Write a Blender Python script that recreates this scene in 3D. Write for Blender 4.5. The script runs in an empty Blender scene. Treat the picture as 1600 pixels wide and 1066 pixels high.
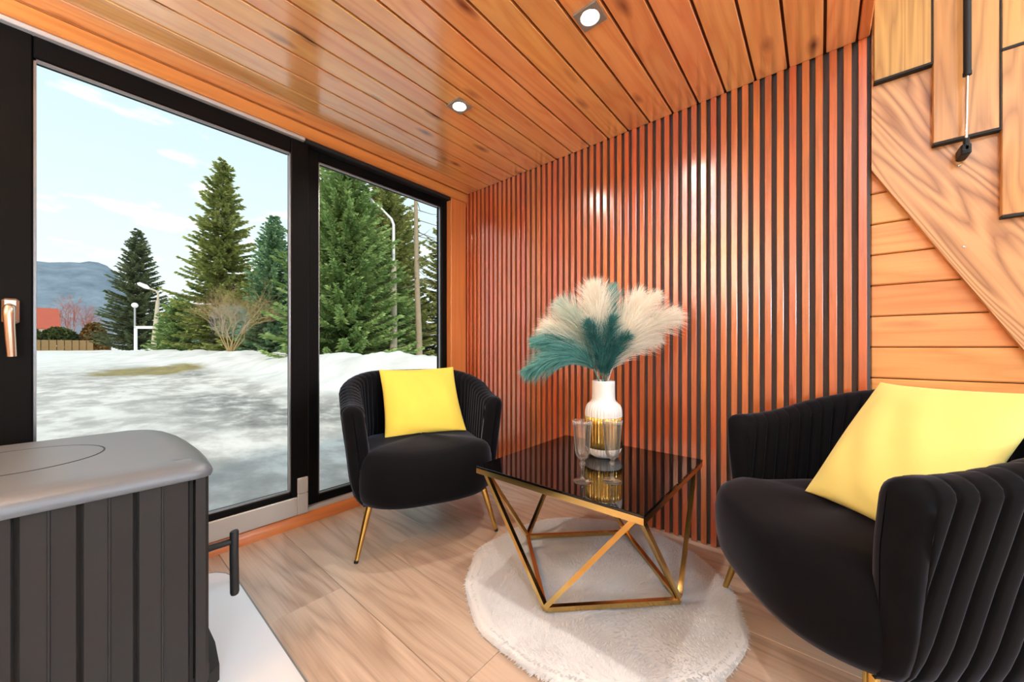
import bpy, math, random
import numpy as np
from mathutils import Vector, Matrix

PI = math.pi
scene = bpy.context.scene
COL = scene.collection
random.seed(7)

# ------------------------------------------------------------------ camera
YAW = math.radians(40.2 - 90.0)
cam_d = bpy.data.cameras.new('camera')
cam_d.sensor_width = 36.0
cam_d.lens = 36.0 * 571.0 / 1600.0
cam_d.shift_y = 10.0 / 1600.0
cam_d.clip_start = 0.02
cam_d.clip_end = 6000.0
cam = bpy.data.objects.new('camera', cam_d)
cam.location = (0, 0, 0.88)
cam.rotation_euler = (PI / 2, 0, YAW)
COL.objects.link(cam)
scene.camera = cam

# ------------------------------------------------------------------ exposure
vs = scene.view_settings
vs.view_transform = 'Standard'
vs.look = 'None'
vs.exposure = 0.64
vs.gamma = 1.0
vs.use_curve_mapping = False
scene.cycles.max_bounces = 8
scene.cycles.transparent_max_bounces = 16
scene.cycles.caustics_reflective = False
scene.cycles.caustics_refractive = False

# ------------------------------------------------------------------ sky
SKY_STRENGTH = 0.76
world = bpy.data.worlds.new('sky')
scene.world = world
world.use_nodes = True
wn, wl = world.node_tree.nodes, world.node_tree.links
wn.clear()
w_out = wn.new('ShaderNodeOutputWorld')
w_bg = wn.new('ShaderNodeBackground')
w_bg.inputs['Strength'].default_value = SKY_STRENGTH
w_tc = wn.new('ShaderNodeTexCoord')
w_sep = wn.new('ShaderNodeSeparateXYZ')
wl.new(w_tc.outputs['Generated'], w_sep.inputs[0])
w_ramp = wn.new('ShaderNodeValToRGB')
cr = w_ramp.color_ramp
cr.elements[0].position = 0.0
cr.elements[0].color = (0.93, 0.96, 0.97, 1)
cr.elements[1].position = 1.0
cr.elements[1].color = (0.46, 0.62, 0.74, 1)
e = cr.elements.new(0.22)
e.color = (0.78, 0.90, 0.94, 1)
e = cr.elements.new(0.48)
e.color = (0.64, 0.82, 0.89, 1)
wl.new(w_sep.outputs['Z'], w_ramp.inputs['Fac'])
w_map = wn.new('ShaderNodeMapping')
w_map.inputs['Scale'].default_value = (5.5, 5.5, 17.0)
w_map.inputs['Location'].default_value = (0.35, 0.1, 0.4)
wl.new(w_tc.outputs['Generated'], w_map.inputs['Vector'])
w_no = wn.new('ShaderNodeTexNoise')
w_no.inputs['Scale'].default_value = 1.6
w_no.inputs['Detail'].default_value = 4.0
w_no.inputs['Roughness'].default_value = 0.5
wl.new(w_map.outputs[0], w_no.inputs['Vector'])
w_cr = wn.new('ShaderNodeValToRGB')
w_cr.color_ramp.elements[0].position = 0.56
w_cr.color_ramp.elements[0].color = (0, 0, 0, 1)
w_cr.color_ramp.elements[1].position = 0.66
w_cr.color_ramp.elements[1].color = (1, 1, 1, 1)
wl.new(w_no.outputs['Fac'], w_cr.inputs['Fac'])
w_mix = wn.new('ShaderNodeMix')
w_mix.data_type = 'RGBA'
w_mix.inputs['B'].default_value = (1.0, 1.0, 1.0, 1)
wl.new(w_cr.outputs['Color'], w_mix.inputs['Factor'])
wl.new(w_ramp.outputs['Color'], w_mix.inputs['A'])
wl.new(w_mix.outputs['Result'], w_bg.inputs['Color'])
wl.new(w_bg.outputs[0], w_out.inputs['Surface'])

# sun: high behind the house, veiled
sun_d = bpy.data.lights.new('sun', 'SUN')
sun_d.energy = 1.8
sun_d.angle = math.radians(6)
sun_d.color = (1.0, 0.90, 0.76)
sun = bpy.data.objects.new('sun', sun_d)
sun.rotation_euler = (math.radians(48), 0, math.radians(-42))
COL.objects.link(sun)

# light levels: the recessed downlights, then the added unseen fill lamps
DOWNLIGHT_W = 3.5
FILL_SCONCE_W = 62.0
FILL_PENDANT_W = 38.0
FILL_UPLIGHT_W = 58.0

# ------------------------------------------------------------------ helpers
def lin(c):
    c = c / 255.0
    return c / 12.92 if c <= 0.04045 else ((c + 0.055) / 1.055) ** 2.4


def rgb(r, g, b):
    return (lin(r), lin(g), lin(b), 1.0)


class MB:
    """collects geometry, build() links it as one mesh object"""

    def __init__(self):
        self.v, self.f = [], []

    def add(self, verts, faces):
        n = len(self.v)
        self.v += [tuple(p) for p in verts]
        self.f += [tuple(i + n for i in q) for q in faces]
        return self

    def box(self, x0, x1, y0, y1, z0, z1, b=0.0):
        if b <= 0:
            vs_ = [(x0, y0, z0), (x1, y0, z0), (x1, y1, z0), (x0, y1, z0), (x0, y0, z1), (x1, y0, z1), (x1, y1, z1), (x0, y1, z1)]
            return self.add(vs_, [(0, 3, 2, 1), (4, 5, 6, 7), (0, 1, 5, 4), (1, 2, 6, 5), (2, 3, 7, 6), (3, 0, 4, 7)])
        # chamfered box: 24 vertices
        vs_, idx = [], {}
        X, Y, Z = (x0, x1), (y0, y1), (z0, z1)
        for i in (0, 1):
            for j in (0, 1):
                for k in (0, 1):
                    sx, sy, sz = 1 - 2 * i, 1 - 2 * j, 1 - 2 * k
                    p = (X[i], Y[j], Z[k])
                    idx[(i, j, k, 0)] = len(vs_)
                    vs_.append((p[0], p[1] + sy * b, p[2] + sz * b))
                    idx[(i, j, k, 1)] = len(vs_)
                    vs_.append((p[0] + sx * b, p[1], p[2] + sz * b))
                    idx[(i, j, k, 2)] = len(vs_)
                    vs_.append((p[0] + sx * b, p[1] + sy * b, p[2]))
        F = []
        c = Vector(((x0 + x1) / 2, (y0 + y1) / 2, (z0 + z1) / 2))

        def face(ids):
            p = [Vector(vs_[i]) for i in ids]
            n = (p[1] - p[0]).cross(p[2] - p[0])
            m = sum(p, Vector()) / len(p) - c
            F.append(tuple(ids) if n.dot(m) > 0 else tuple(reversed(ids)))
        for i in (0, 1):
            face([idx[(i, 0, 0, 0)], idx[(i, 1, 0, 0)], idx[(i, 1, 1, 0)], idx[(i, 0, 1, 0)]])
            face([idx[(0, i, 0, 1)], idx[(1, i, 0, 1)], idx[(1, i, 1, 1)], idx[(0, i, 1, 1)]])
            face([idx[(0, 0, i, 2)], idx[(1, 0, i, 2)], idx[(1, 1, i, 2)], idx[(0, 1, i, 2)]])
            for j in (0, 1):
                face([idx[(i, j, 0, 0)], idx[(i, j, 1, 0)], idx[(i, j, 1, 1)], idx[(i, j, 0, 1)]])
                face([idx[(i, 0, j, 0)], idx[(i, 1, j, 0)], idx[(i, 1, j, 2)], idx[(i, 0, j, 2)]])
                face([idx[(0, i, j, 1)], idx[(1, i, j, 1)], idx[(1, i, j, 2)], idx[(0, i, j, 2)]])
                for k in (0, 1):
                    face([idx[(i, j, k, 0)], idx[(i, j, k, 1)], idx[(i, j, k, 2)]])
        return self.add(vs_, F)

    def tube(self, pts, radii, n=10, cap=True, squash=None):
        pts = [Vector(p) for p in pts]
        if not hasattr(radii, '__len__'):
            radii = [radii] * len(pts)
        rings, up = [], None
        for i, p in enumerate(pts):
            t = (pts[min(i + 1, len(pts) - 1)] - pts[max(i - 1, 0)]).normalized()
            if up is None:
                up = Vector((0, 0, 1)) if abs(t.z) < 0.9 else Vector((1, 0, 0))
            a = t.cross(up).normalized()
            b = a.cross(t).normalized()
            up = b
            r = radii[i]
            rings.append([p + a * r * math.cos(2 * PI * k / n) + b * r * math.sin(2 * PI * k / n) for k in range(n)])
        V = [q for rg in rings for q in rg]
        Fc = []
        for i in range(len(pts) - 1):
            for k in range(n):
                k2 = (k + 1) % n
                Fc.append((i * n + k, i * n + k2, (i + 1) * n + k2, (i + 1) * n + k))
        if cap:
            Fc.append(tuple(range(n - 1, -1, -1)))
            Fc.append(tuple((len(pts) - 1) * n + k for k in range(n)))
        return self.add(V, Fc)

    def bar(self, p0, p1, w, h=None, up=(0, 0, 1)):
        """square rod from p0 to p1"""
        h = h or w
        p0, p1 = Vector(p0), Vector(p1)
        t = (p1 - p0).normalized()
        u = Vector(up)
        if abs(t.dot(u)) > 0.97:
            u = Vector((1, 0, 0))
        a = t.cross(u).normalized()
        b = a.cross(t).normalized()
        V = []
        for p in (p0, p1):
            for sa, sb in ((-1, -1), (1, -1), (1, 1), (-1, 1)):
                V.append(p + a * sa * w / 2 + b * sb * h / 2)
        return self.add(V, [(0, 3, 2, 1), (4, 5, 6, 7), (0, 1, 5, 4), (1, 2, 6, 5), (2, 3, 7, 6), (3, 0, 4, 7)])

    def lathe(self, prof, n=48, c=(0, 0, 0), rmod=None, close=True):
        V = []
        for r, z in prof:
            for k in range(n):
                a = 2 * PI * k / n
                rr = r * (1 + (rmod(a, z) if rmod else 0))
                V.append((c[0] + rr * math.cos(a), c[1] + rr * math.sin(a), c[2] + z))
        Fc = []
        for i in range(len(prof) - 1):
            for k in range(n):
                k2 = (k + 1) % n
                Fc.append((i * n + k, i * n + k2, (i + 1) * n + k2, (i + 1) * n + k))
        if close:
            Fc.append(tuple(range(n - 1, -1, -1)))
            Fc.append(tuple((len(prof) - 1) * n + k for k in range(n)))
        return self.add(V, Fc)

    def prism(self, poly, x0, x1):
        """poly in (y,z), extruded along x"""
        n = len(poly)
        V = [(x0, y, z) for y, z in poly] + [(x1, y, z) for y, z in poly]
        Fc = [tuple(range(n)), tuple(range(2 * n - 1, n - 1, -1))]
        for k in range(n):
            k2 = (k + 1) % n
            Fc.append((k, n + k, n + k2, k2))
        return self.add(V, Fc)

    def slab(self, poly, z0, z1):
        n = len(poly)
        V = [(x, y, z0) for x, y in poly] + [(x, y, z1) for x, y in poly]
        Fc = [tuple(range(n - 1, -1, -1)), tuple(range(n, 2 * n))]
        for k in range(n):
            k2 = (k + 1) % n
            Fc.append((k, k2, n + k2, n + k))
        return self.add(V, Fc)

    def mesh(self, name, mat, smooth=False):
        me = bpy.data.meshes.new(name)
        me.from_pydata(self.v, [], self.f)
        if mat:
            me.materials.append(mat)
        if smooth:
            me.polygons.foreach_set('use_smooth', [True] * len(me.polygons))
            if smooth != 'all':
                me.set_sharp_from_angle(angle=math.radians(smooth if smooth is not True else 40))
        me.update()
        return me

    def build(self, name, mat, parent=None, smooth=False):
        o = bpy.data.objects.new(name, self.mesh(name, mat, smooth))
        COL.objects.link(o)
        if parent:
            o.parent = parent
        return o


def quads_object(name, P, mat, parent=None, smooth=False):
    """P: (n,4,3) array of quads -> one mesh"""
    n = len(P)
    me = bpy.data.meshes.new(name)
    me.vertices.add(n * 4)
    me.vertices.foreach_set('co', P.reshape(-1).astype(np.float32))
    me.loops.add(n * 4)
    me.loops.foreach_set('vertex_index', np.arange(n * 4, dtype=np.int32))
    me.polygons.add(n)
    me.polygons.foreach_set('loop_start', np.arange(0, n * 4, 4, dtype=np.int32))
    me.polygons.foreach_set('loop_total', np.full(n, 4, dtype=np.int32))
    me.materials.append(mat)
    me.update(calc_edges=True)
    o = bpy.data.objects.new(name, me)
    COL.objects.link(o)
    if parent:
        o.parent = parent
    return o


def tag(o, label=None, cat=None, group=None, kind=None):
    if label:
        o['label'] = label
    if cat:
        o['category'] = cat
    if group:
        o['group'] = group
    if kind:
        o['kind'] = kind
    return o


def empty(name, loc=(0, 0, 0), rz=0.0):
    o = bpy.data.objects.new(name, None)
    o.empty_display_size = 0.05
    o.location = loc
    o.rotation_euler = (0, 0, rz)
    COL.objects.link(o)
    return o


def copy_tree(o, parent=None):
    c = o.copy()
    COL.objects.link(c)
    c.parent = parent
    for ch in list(o.children):
        copy_tree(ch, c)
    return c


# ------------------------------------------------------------------ materials
def new_mat(name):
    m = bpy.data.materials.new(name)
    m.use_nodes = True
    nt = m.node_tree
    nt.nodes.clear()
    out = nt.nodes.new('ShaderNodeOutputMaterial')
    bs = nt.nodes.new('ShaderNodeBsdfPrincipled')
    nt.links.new(bs.outputs[0], out.inputs['Surface'])
    return m, nt, bs, out


def plain(name, col, rough=0.5, metal=0.0, noise=0.0, nscale=8.0, bump=0.0, bscale=60.0, coat=0.0, sheen=0.0, spec=None, sheen_tint=None):
    m, nt, bs, out = new_mat(name)
    bs.inputs['Base Color'].default_value = col
    bs.inputs['Roughness'].default_value = rough
    bs.inputs['Metallic'].default_value = metal
    bs.inputs['Coat Weight'].default_value = coat
    bs.inputs['Coat Roughness'].default_value = 0.12
    if spec is not None:
        bs.inputs['Specular IOR Level'].default_value = spec
    if sheen:
        bs.inputs['Sheen Weight'].default_value = sheen
        bs.inputs['Sheen Roughness'].default_value = 0.35
        if sheen_tint:
            bs.inputs['Sheen Tint'].default_value = sheen_tint
    N, L = nt.nodes, nt.links
    tc = N.new('ShaderNodeTexCoord')
    if noise:
        no = N.new('ShaderNodeTexNoise')
        no.inputs['Scale'].default_value = nscale
        no.inputs['Detail'].default_value = 4
        L.new(tc.outputs['Object'], no.inputs['Vector'])
        hs = N.new('ShaderNodeHueSaturation')
        hs.inputs['Color'].default_value = col
        mr = N.new('ShaderNodeMapRange')
        mr.inputs['To Min'].default_value = 1 - noise
        mr.inputs['To Max'].default_value = 1 + noise
        L.new(no.outputs['Fac'], mr.inputs['Value'])
        L.new(mr.outputs[0], hs.inputs['Value'])
        L.new(hs.outputs[0], bs.inputs['Base Color'])
    if bump:
        nb = N.new('ShaderNodeTexNoise')
        nb.inputs['Scale'].default_value = bscale
        nb.inputs['Detail'].default_value = 3
        L.new(tc.outputs['Object'], nb.inputs['Vector'])
        bp = N.new('ShaderNodeBump')
        bp.inputs['Strength'].default_value = bump
        bp.inputs['Distance'].default_value = 0.004
        L.new(nb.outputs['Fac'], bp.inputs['Height'])
        L.new(bp.outputs[0], bs.inputs['Normal'])
    return m


def wood(name, light, dark, axis='X', long_s=0.8, cross_s=9.0, rings=9.0, ring_mix=0.45, fibre=0.35, knots=0.0, knot_col=None,
         rough=0.35, coat=0.0, coat_rough=0.2, var=0.12, bump=0.15, knot_scale=(1.6, 7.0), hue_var=0.01, spec=0.5, coat_ior=1.5):
    m, nt, bs, out = new_mat(name)
    N, L = nt.nodes, nt.links
    tc = N.new('ShaderNodeTexCoord')
    oi = N.new('ShaderNodeObjectInfo')
    rv = N.new('ShaderNodeVectorMath')
    rv.operation = 'SCALE'
    rv.inputs[0].default_value = (31.0, 17.0, 53.0)
    L.new(oi.outputs['Random'], rv.inputs['Scale'])
    ad = N.new('ShaderNodeVectorMath')
    ad.operation = 'ADD'
    L.new(tc.outputs['Object'], ad.inputs[0])
    L.new(rv.outputs[0], ad.inputs[1])
    ax = 'XYZ'.index(axis)

    def mapping(lo, cr_):
        mp = N.new('ShaderNodeMapping')
        s = [cr_] * 3
        s[ax] = lo
        mp.inputs['Scale'].default_value = s
        L.new(ad.outputs[0], mp.inputs['Vector'])
        return mp

    def math_(op, a, b=None, c=None):
        n = N.new('ShaderNodeMath')
        n.operation = op
        for i, x in enumerate((a, b, c)):
            if x is None:
                continue
            if isinstance(x, (int, float)):
                n.inputs[i].default_value = x
            else:
                L.new(x, n.inputs[i])
        return n.outputs[0]
    # contour lines of a stretched noise: cathedral grain
    n1 = N.new('ShaderNodeTexNoise')
    n1.inputs['Scale'].default_value = 1.0
    n1.inputs['Detail'].default_value = 2.5
    n1.inputs['Roughness'].default_value = 0.45
    n1.inputs['Distortion'].default_value = 0.25
    L.new(mapping(long_s, cross_s).outputs[0], n1.inputs['Vector'])
    ring = math_('PINGPONG', math_('MULTIPLY', n1.outputs['Fac'], rings), 0.5)
    ring = math_('POWER', math_('MULTIPLY', ring, 2.0), 1.6)
    # fine fibres
    n2 = N.new('ShaderNodeTexNoise')
    n2.inputs['Scale'].default_value = 1.0
    n2.inputs['Detail'].default_value = 3.0
    L.new(mapping(long_s * 5, cross_s * 26).outputs[0], n2.inputs['Vector'])
    # broad tone
    n3 = N.new('ShaderNodeTexNoise')
    n3.inputs['Scale'].default_value = 1.0
    n3.inputs['Detail'].default_value = 2.0
    L.new(mapping(long_s * 1.3, cross_s * 0.5).outputs[0], n3.inputs['Vector'])
    fac = math_('MULTIPLY', ring, ring_mix)
    fac = math_('ADD', fac, math_('MULTIPLY', math_('SUBTRACT', n2.outputs['Fac'], 0.5), fibre * 2))
    fac = math_('ADD', fac, math_('MULTIPLY', math_('SUBTRACT', n3.outputs['Fac'], 0.45), 0.9))
    fac = N.new('ShaderNodeClamp') and fac
    mx = N.new('ShaderNodeMix')
    mx.data_type = 'RGBA'
    mx.inputs['A'].default_value = light
    mx.inputs['B'].default_value = dark
    L.new(math_('MINIMUM', math_('MAXIMUM', fac, 0.0), 1.0), mx.inputs['Factor'])
    col = mx.outputs['Result']
    if knots > 0:
        vo = N.new('ShaderNodeTexVoronoi')
        vo.inputs['Scale'].default_value = 1.0
        vo.inputs['Randomness'].default_value = 1.0
        wob = N.new('ShaderNodeVectorMath')
        wob.operation = 'ADD'
        nw = N.new('ShaderNodeTexNoise')
        nw.inputs['Scale'].default_value = 3.0
        mpk = mapping(knot_scale[0], knot_scale[1])
        L.new(mpk.outputs[0], nw.inputs['Vector'])
        sc_ = N.new('ShaderNodeVectorMath')
        sc_.operation = 'SCALE'
        sc_.inputs['Scale'].default_value = 0.14
        L.new(nw.outputs['Color'], sc_.inputs[0])
        L.new(mpk.outputs[0], wob.inputs[0])
        L.new(sc_.outputs[0], wob.inputs[1])
        L.new(wob.outputs[0], vo.inputs['Vector'])
        kr = N.new('ShaderNodeMapRange')
        kr.inputs['From Min'].default_value = 0.20
        kr.inputs['From Max'].default_value = 0.03
        L.new(vo.outputs['Distance'], kr.inputs['Value'])
        mk = N.new('ShaderNodeMix')
        mk.data_type = 'RGBA'
        mk.inputs['B'].default_value = knot_col or dark
        L.new(math_('MULTIPLY', kr.outputs[0], knots), mk.inputs['Factor'])
        L.new(col, mk.inputs['A'])
        col = mk.outputs['Result']
    hs = N.new('ShaderNodeHueSaturation')
    mr = N.new('ShaderNodeMapRange')
    mr.inputs['To Min'].default_value = 1 - var
    mr.inputs['To Max'].default_value = 1 + var
    L.new(oi.outputs['Random'], mr.inputs['Value'])
    L.new(mr.outputs[0], hs.inputs['Value'])
    mh = N.new('ShaderNodeMapRange')
    mh.inputs['To Min'].default_value = 0.5 - hue_var
    mh.inputs['To Max'].default_value = 0.5 + hue_var
    fr = math_('FRACT', math_('MULTIPLY', oi.outputs['Random'], 7.31))
    L.new(fr, mh.inputs['Value'])
    L.new(mh.outputs[0], hs.inputs['Hue'])
    L.new(col, hs.inputs['Color'])
    L.new(hs.outputs[0], bs.inputs['Base Color'])
    bs.inputs['Roughness'].default_value = rough
    bs.inputs['Specular IOR Level'].default_value = spec
    bs.inputs['Coat Weight'].default_value = coat
    bs.inputs['Coat Roughness'].default_value = coat_rough
    bs.inputs['Coat IOR'].default_value = coat_ior
    if bump:
        bp = N.new('ShaderNodeBump')
        bp.inputs['Strength'].default_value = bump
        bp.inputs['Distance'].default_value = 0.002
        L.new(math_('ADD', math_('MULTIPLY', n2.outputs['Fac'], -0.6), math_('MULTIPLY', ring, -0.4)), bp.inputs['Height'])
        L.new(bp.outputs[0], bs.inputs['Normal'])
    return m


def pane_glass(name):
    m = bpy.data.materials.new(name)
    m.use_nodes = True
    N, L = m.node_tree.nodes, m.node_tree.links
    N.clear()
    out = N.new('ShaderNodeOutputMaterial')
    tr = N.new('ShaderNodeBsdfTransparent')
    tr.inputs['Color'].default_value = (0.985, 0.995, 0.99, 1)
    gl = N.new('ShaderNodeBsdfGlossy')
    gl.inputs['Roughness'].default_value = 0.0
    fr = N.new('ShaderNodeFresnel')
    fr.inputs['IOR'].default_value = 1.3
    mu = N.new('ShaderNodeMath')
    mu.operation = 'MULTIPLY'
    mu.inputs[1].default_value = 0.1
    L.new(fr.outputs[0], mu.inputs[0])
    mx = N.new('ShaderNodeMixShader')
    L.new(mu.outputs[0], mx.inputs[0])
    L.new(tr.outputs[0], mx.inputs[1])
    L.new(gl.outputs[0], mx.inputs[2])
    L.new(mx.outputs[0], out.inputs['Surface'])
    return m


def emit(name, col, strength):
    m = bpy.data.materials.new(name)
    m.use_nodes = True
    N, L = m.node_tree.nodes, m.node_tree.links
    N.clear()
    out = N.new('ShaderNodeOutputMaterial')
    em = N.new('ShaderNodeEmission')
    em.inputs['Color'].default_value = col
    em.inputs['Strength'].default_value = strength
    L.new(em.outputs[0], out.inputs['Surface'])
    return m


def leaf_mat(name, a, b, scale=1.2, trans=0.25, rough=0.7):
    m, nt, bs, out = new_mat(name)
    N, L = nt.nodes, nt.links
    tc = N.new('ShaderNodeTexCoord')
    no = N.new('ShaderNodeTexNoise')
    no.inputs['Scale'].default_value = scale
    no.inputs['Detail'].default_value = 5
    no.inputs['Roughness'].default_value = 0.7
    L.new(tc.outputs['Object'], no.inputs['Vector'])
    rp = N.new('ShaderNodeValToRGB')
    rp.color_ramp.elements[0].position = 0.33
    rp.color_ramp.elements[0].color = a
    rp.color_ramp.elements[1].position = 0.68
    rp.color_ramp.elements[1].color = b
    L.new(no.outputs['Fac'], rp.inputs['Fac'])
    bs.inputs['Roughness'].default_value = rough
    bs.inputs['Specular IOR Level'].default_value = 0.25
    L.new(rp.outputs[0], bs.inputs['Base Color'])
    if trans:
        t = N.new('ShaderNodeBsdfTranslucent')
        L.new(rp.outputs[0], t.inputs['Color'])
        mx = N.new('ShaderNodeMixShader')
        mx.inputs[0].default_value = trans
        L.new(bs.outputs[0], mx.inputs[1])
        L.new(t.outputs[0], mx.inputs[2])
        L.new(mx.outputs[0], out.inputs['Surface'])
    return m


M = {}
M['ceiling_pine'] = wood('ceiling_pine', rgb(250, 188, 114), rgb(214, 120, 50), 'X', 0.9, 9.0, 8.0, 0.42, 0.25, 1.0, rgb(112, 52, 18),
                         rough=0.36, coat=1.0, coat_rough=0.16, coat_ior=3.2, var=0.09, bump=0.04, knot_scale=(2.9, 8.5))
M['groove'] = plain('groove_dark', rgb(84, 34, 10), 0.7)
M['wall_pine'] = wood('wall_pine', rgb(236, 172, 104), rgb(206, 128, 60), 'Y', 0.9, 9.0, 6.0, 0.45, 0.22, 0.8, rgb(120, 60, 24),
                      rough=0.4, coat=0.3, coat_rough=0.25, var=0.07, bump=0.05, knot_scale=(2.2, 8.0))
M['trim_pine'] = wood('trim_pine', rgb(212, 138, 72), rgb(180, 100, 44), 'X', 0.9, 14.0, 5.0, 0.4, 0.25, 0.2, rgb(110, 50, 20),
                      rough=0.35, coat=0.5, coat_rough=0.2, var=0.05)
M['post_pine'] = wood('post_pine', rgb(216, 142, 72), rgb(184, 104, 42), 'Z', 0.9, 14.0, 5.0, 0.4, 0.25, 0.2, rgb(110, 50, 20),
                      rough=0.35, coat=0.5, coat_rough=0.2, var=0.05)
M['slat'] = wood('slat_wood', rgb(204, 104, 52), rgb(146, 60, 26), 'Z', 2.2, 46.0, 4.0, 0.35, 0.5, 0, None,
                 rough=0.3, coat=0.9, coat_rough=0.2, coat_ior=2.05, var=0.10, bump=0.12, hue_var=0.008)
M['felt'] = plain('backing_felt', rgb(96, 96, 98), 0.95, noise=0.15, nscale=200, bump=0.3, bscale=500)
M['ash_stringer'] = wood('ash_stringer', rgb(224, 174, 116), rgb(140, 92, 50), 'Y', 0.6, 5.5, 24.0, 0.7, 0.25, 0, None,
                         rough=0.42, coat=0.1, var=0.02, bump=0.15)
M['ash_tread'] = wood('ash_tread', rgb(216, 158, 92), rgb(160, 104, 50), 'Z', 0.8, 9.0, 13.0, 0.6, 0.3, 0, None,
                      rough=0.42, coat=0.1, var=0.06, bump=0.12)
M['floor_oak'] = wood('floor_oak', rgb(204, 183, 166), rgb(150, 124, 106), 'Y', 0.75, 6.0, 8.0, 0.5, 0.45, 0.5, rgb(112, 82, 64),
                      rough=0.34, coat=0.15, coat_rough=0.3, var=0.06, bump=0.05, knot_scale=(1.0, 3.6), hue_var=0.006)
M['floor_gap'] = plain('floor_gap', rgb(96, 70, 54), 0.8)
M['black_frame'] = plain('black_frame', rgb(7, 6, 6), 0.5, noise=0.1, nscale=20, spec=0.12)
M['gasket'] = plain('gasket', rgb(10, 10, 11), 0.6)
M['bead'] = plain('glazing_bead', rgb(150, 150, 155), 0.3, 0.8)
M['alu'] = plain('aluminium', rgb(196, 194, 192), 0.42, 0.35, noise=0.03)
M['steel'] = plain('brushed_steel', rgb(220, 200, 184), 0.25, 0.9)
M['pane'] = pane_glass('pane_glass')
M['stove'] = plain('stove_steel', rgb(38, 41, 45), 0.55, 0.15, noise=0.05, nscale=30, bump=0.08, bscale=700)
M['stove_top'] = plain('stove_cast_top', rgb(114, 126, 140), 0.38, 0.25, noise=0.04, nscale=12, bump=0.1, bscale=600)
M['stove_dark'] = plain('stove_dark', rgb(34, 32, 31), 0.6)
M['hearth'] = plain('hearth_white', rgb(228, 234, 244), 0.15, coat=0.5, noise=0.02)
M['gold'] = plain('polished_gold', rgb(226, 190, 116), 0.16, 1.0, noise=0.06, nscale=25)
M['gold_dark'] = plain('aged_gold', rgb(214, 176, 96), 0.2, 1.0, noise=0.08, nscale=25)
M['black_glass'] = plain('black_glass', rgb(9, 7, 8), 0.02, spec=0.6, noise=0.02)
M['velvet'] = plain('black_velvet', rgb(10, 10, 14), 0.85, noise=0.35, nscale=16, sheen=0.32, sheen_tint=(0.45, 0.5, 0.68, 1), spec=0.12)
M['yellow'] = plain('yellow_fabric', rgb(242, 218, 96), 0.8, noise=0.04, nscale=14, bump=0.12, bscale=900, sheen=0.25, spec=0.2)
M['yellow_pale'] = plain('pale_yellow_fabric', rgb(244, 236, 146), 0.8, noise=0.03, nscale=14, bump=0.12, bscale=900, sheen=0.25, spec=0.2)
M['rug'] = plain('rug_white', rgb(218, 221, 226), 0.95, noise=0.06, nscale=9, sheen=0.3, spec=0.1)
M['porcelain'] = plain('white_porcelain', rgb(240, 240, 242), 0.3, coat=0.3, noise=0.01)
M['cream'] = leaf_mat('cream_plume', rgb(246, 242, 230), rgb(254, 252, 246), 20, 0.45)
M['mist'] = leaf_mat('mist_plume', rgb(196, 214, 206), rgb(232, 234, 222), 20, 0.35)
M['teal'] = leaf_mat('teal_plume', rgb(78, 152, 150), rgb(136, 194, 190), 22, 0.3)
M['teal_dark'] = leaf_mat('dark_teal_plume', rgb(34, 104, 108), rgb(84, 150, 150), 22, 0.25)
M['chrome'] = plain('chrome', rgb(214, 206, 190), 0.12, 1.0)
M['nickel'] = plain('satin_nickel', rgb(150, 148, 140), 0.4, 0.3)
M['bulb'] = emit('bulb_glow', (1.0, 0.9, 0.72, 1), 14.0)
M['plaster'] = plain('plaster', rgb(228, 216, 200), 0.8, noise=0.02)

wg = bpy.data.materials.new('clear_glass')
wg.use_nodes = True
_N, _L = wg.node_tree.nodes, wg.node_tree.links
_N.clear()
_o = _N.new('ShaderNodeOutputMaterial')
_t = _N.new('ShaderNodeBsdfTransparent')
_t.inputs['Color'].default_value = (0.97, 0.975, 0.975, 1)
_g = _N.new('ShaderNodeBsdfGlossy')
_g.inputs['Roughness'].default_value = 0.02
_w = _N.new('ShaderNodeLayerWeight')
_w.inputs['Blend'].default_value = 0.5
_p = _N.new('ShaderNodeMath')
_p.operation = 'POWER'
_p.inputs[1].default_value = 1.7
_L.new(_w.outputs['Facing'], _p.inputs[0])
_f = _N.new('ShaderNodeMath')
_f.operation = 'MULTIPLY_ADD'
_f.inputs[1].default_value = 0.85
_f.inputs[2].default_value = 0.09
_L.new(_p.outputs[0], _f.inputs[0])
_x = _N.new('ShaderNodeMixShader')
_L.new(_f.outputs[0], _x.inputs[0])
_L.new(_t.outputs[0], _x.inputs[1])
_L.new(_g.outputs[0], _x.inputs[2])
_d = _N.new('ShaderNodeBsdfTranslucent')  # white mixed in towards the glass edges, standing in for window reflections
_d.inputs['Color'].default_value = (1, 1, 1, 1)
_p2 = _N.new('ShaderNodeMath')
_p2.operation = 'MULTIPLY'
_p2.inputs[1].default_value = 0.45
_L.new(_p.outputs[0], _p2.inputs[0])
_x2 = _N.new('ShaderNodeMixShader')
_L.new(_p2.outputs[0], _x2.inputs[0])
_L.new(_x.outputs[0], _x2.inputs[1])
_L.new(_d.outputs[0], _x2.inputs[2])
_L.new(_x2.outputs[0], _o.inputs['Surface'])
M['glass'] = wg

# ------------------------------------------------------------------ dimensions
XW = 1.80      # front of the slats
YW = 1.95      # inner face of the window wall
ZC = 1.98      # underside of the loft
XL, YB, ZT = -1.60, -3.30, 3.40
YE = -0.13     # edge of the loft

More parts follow.
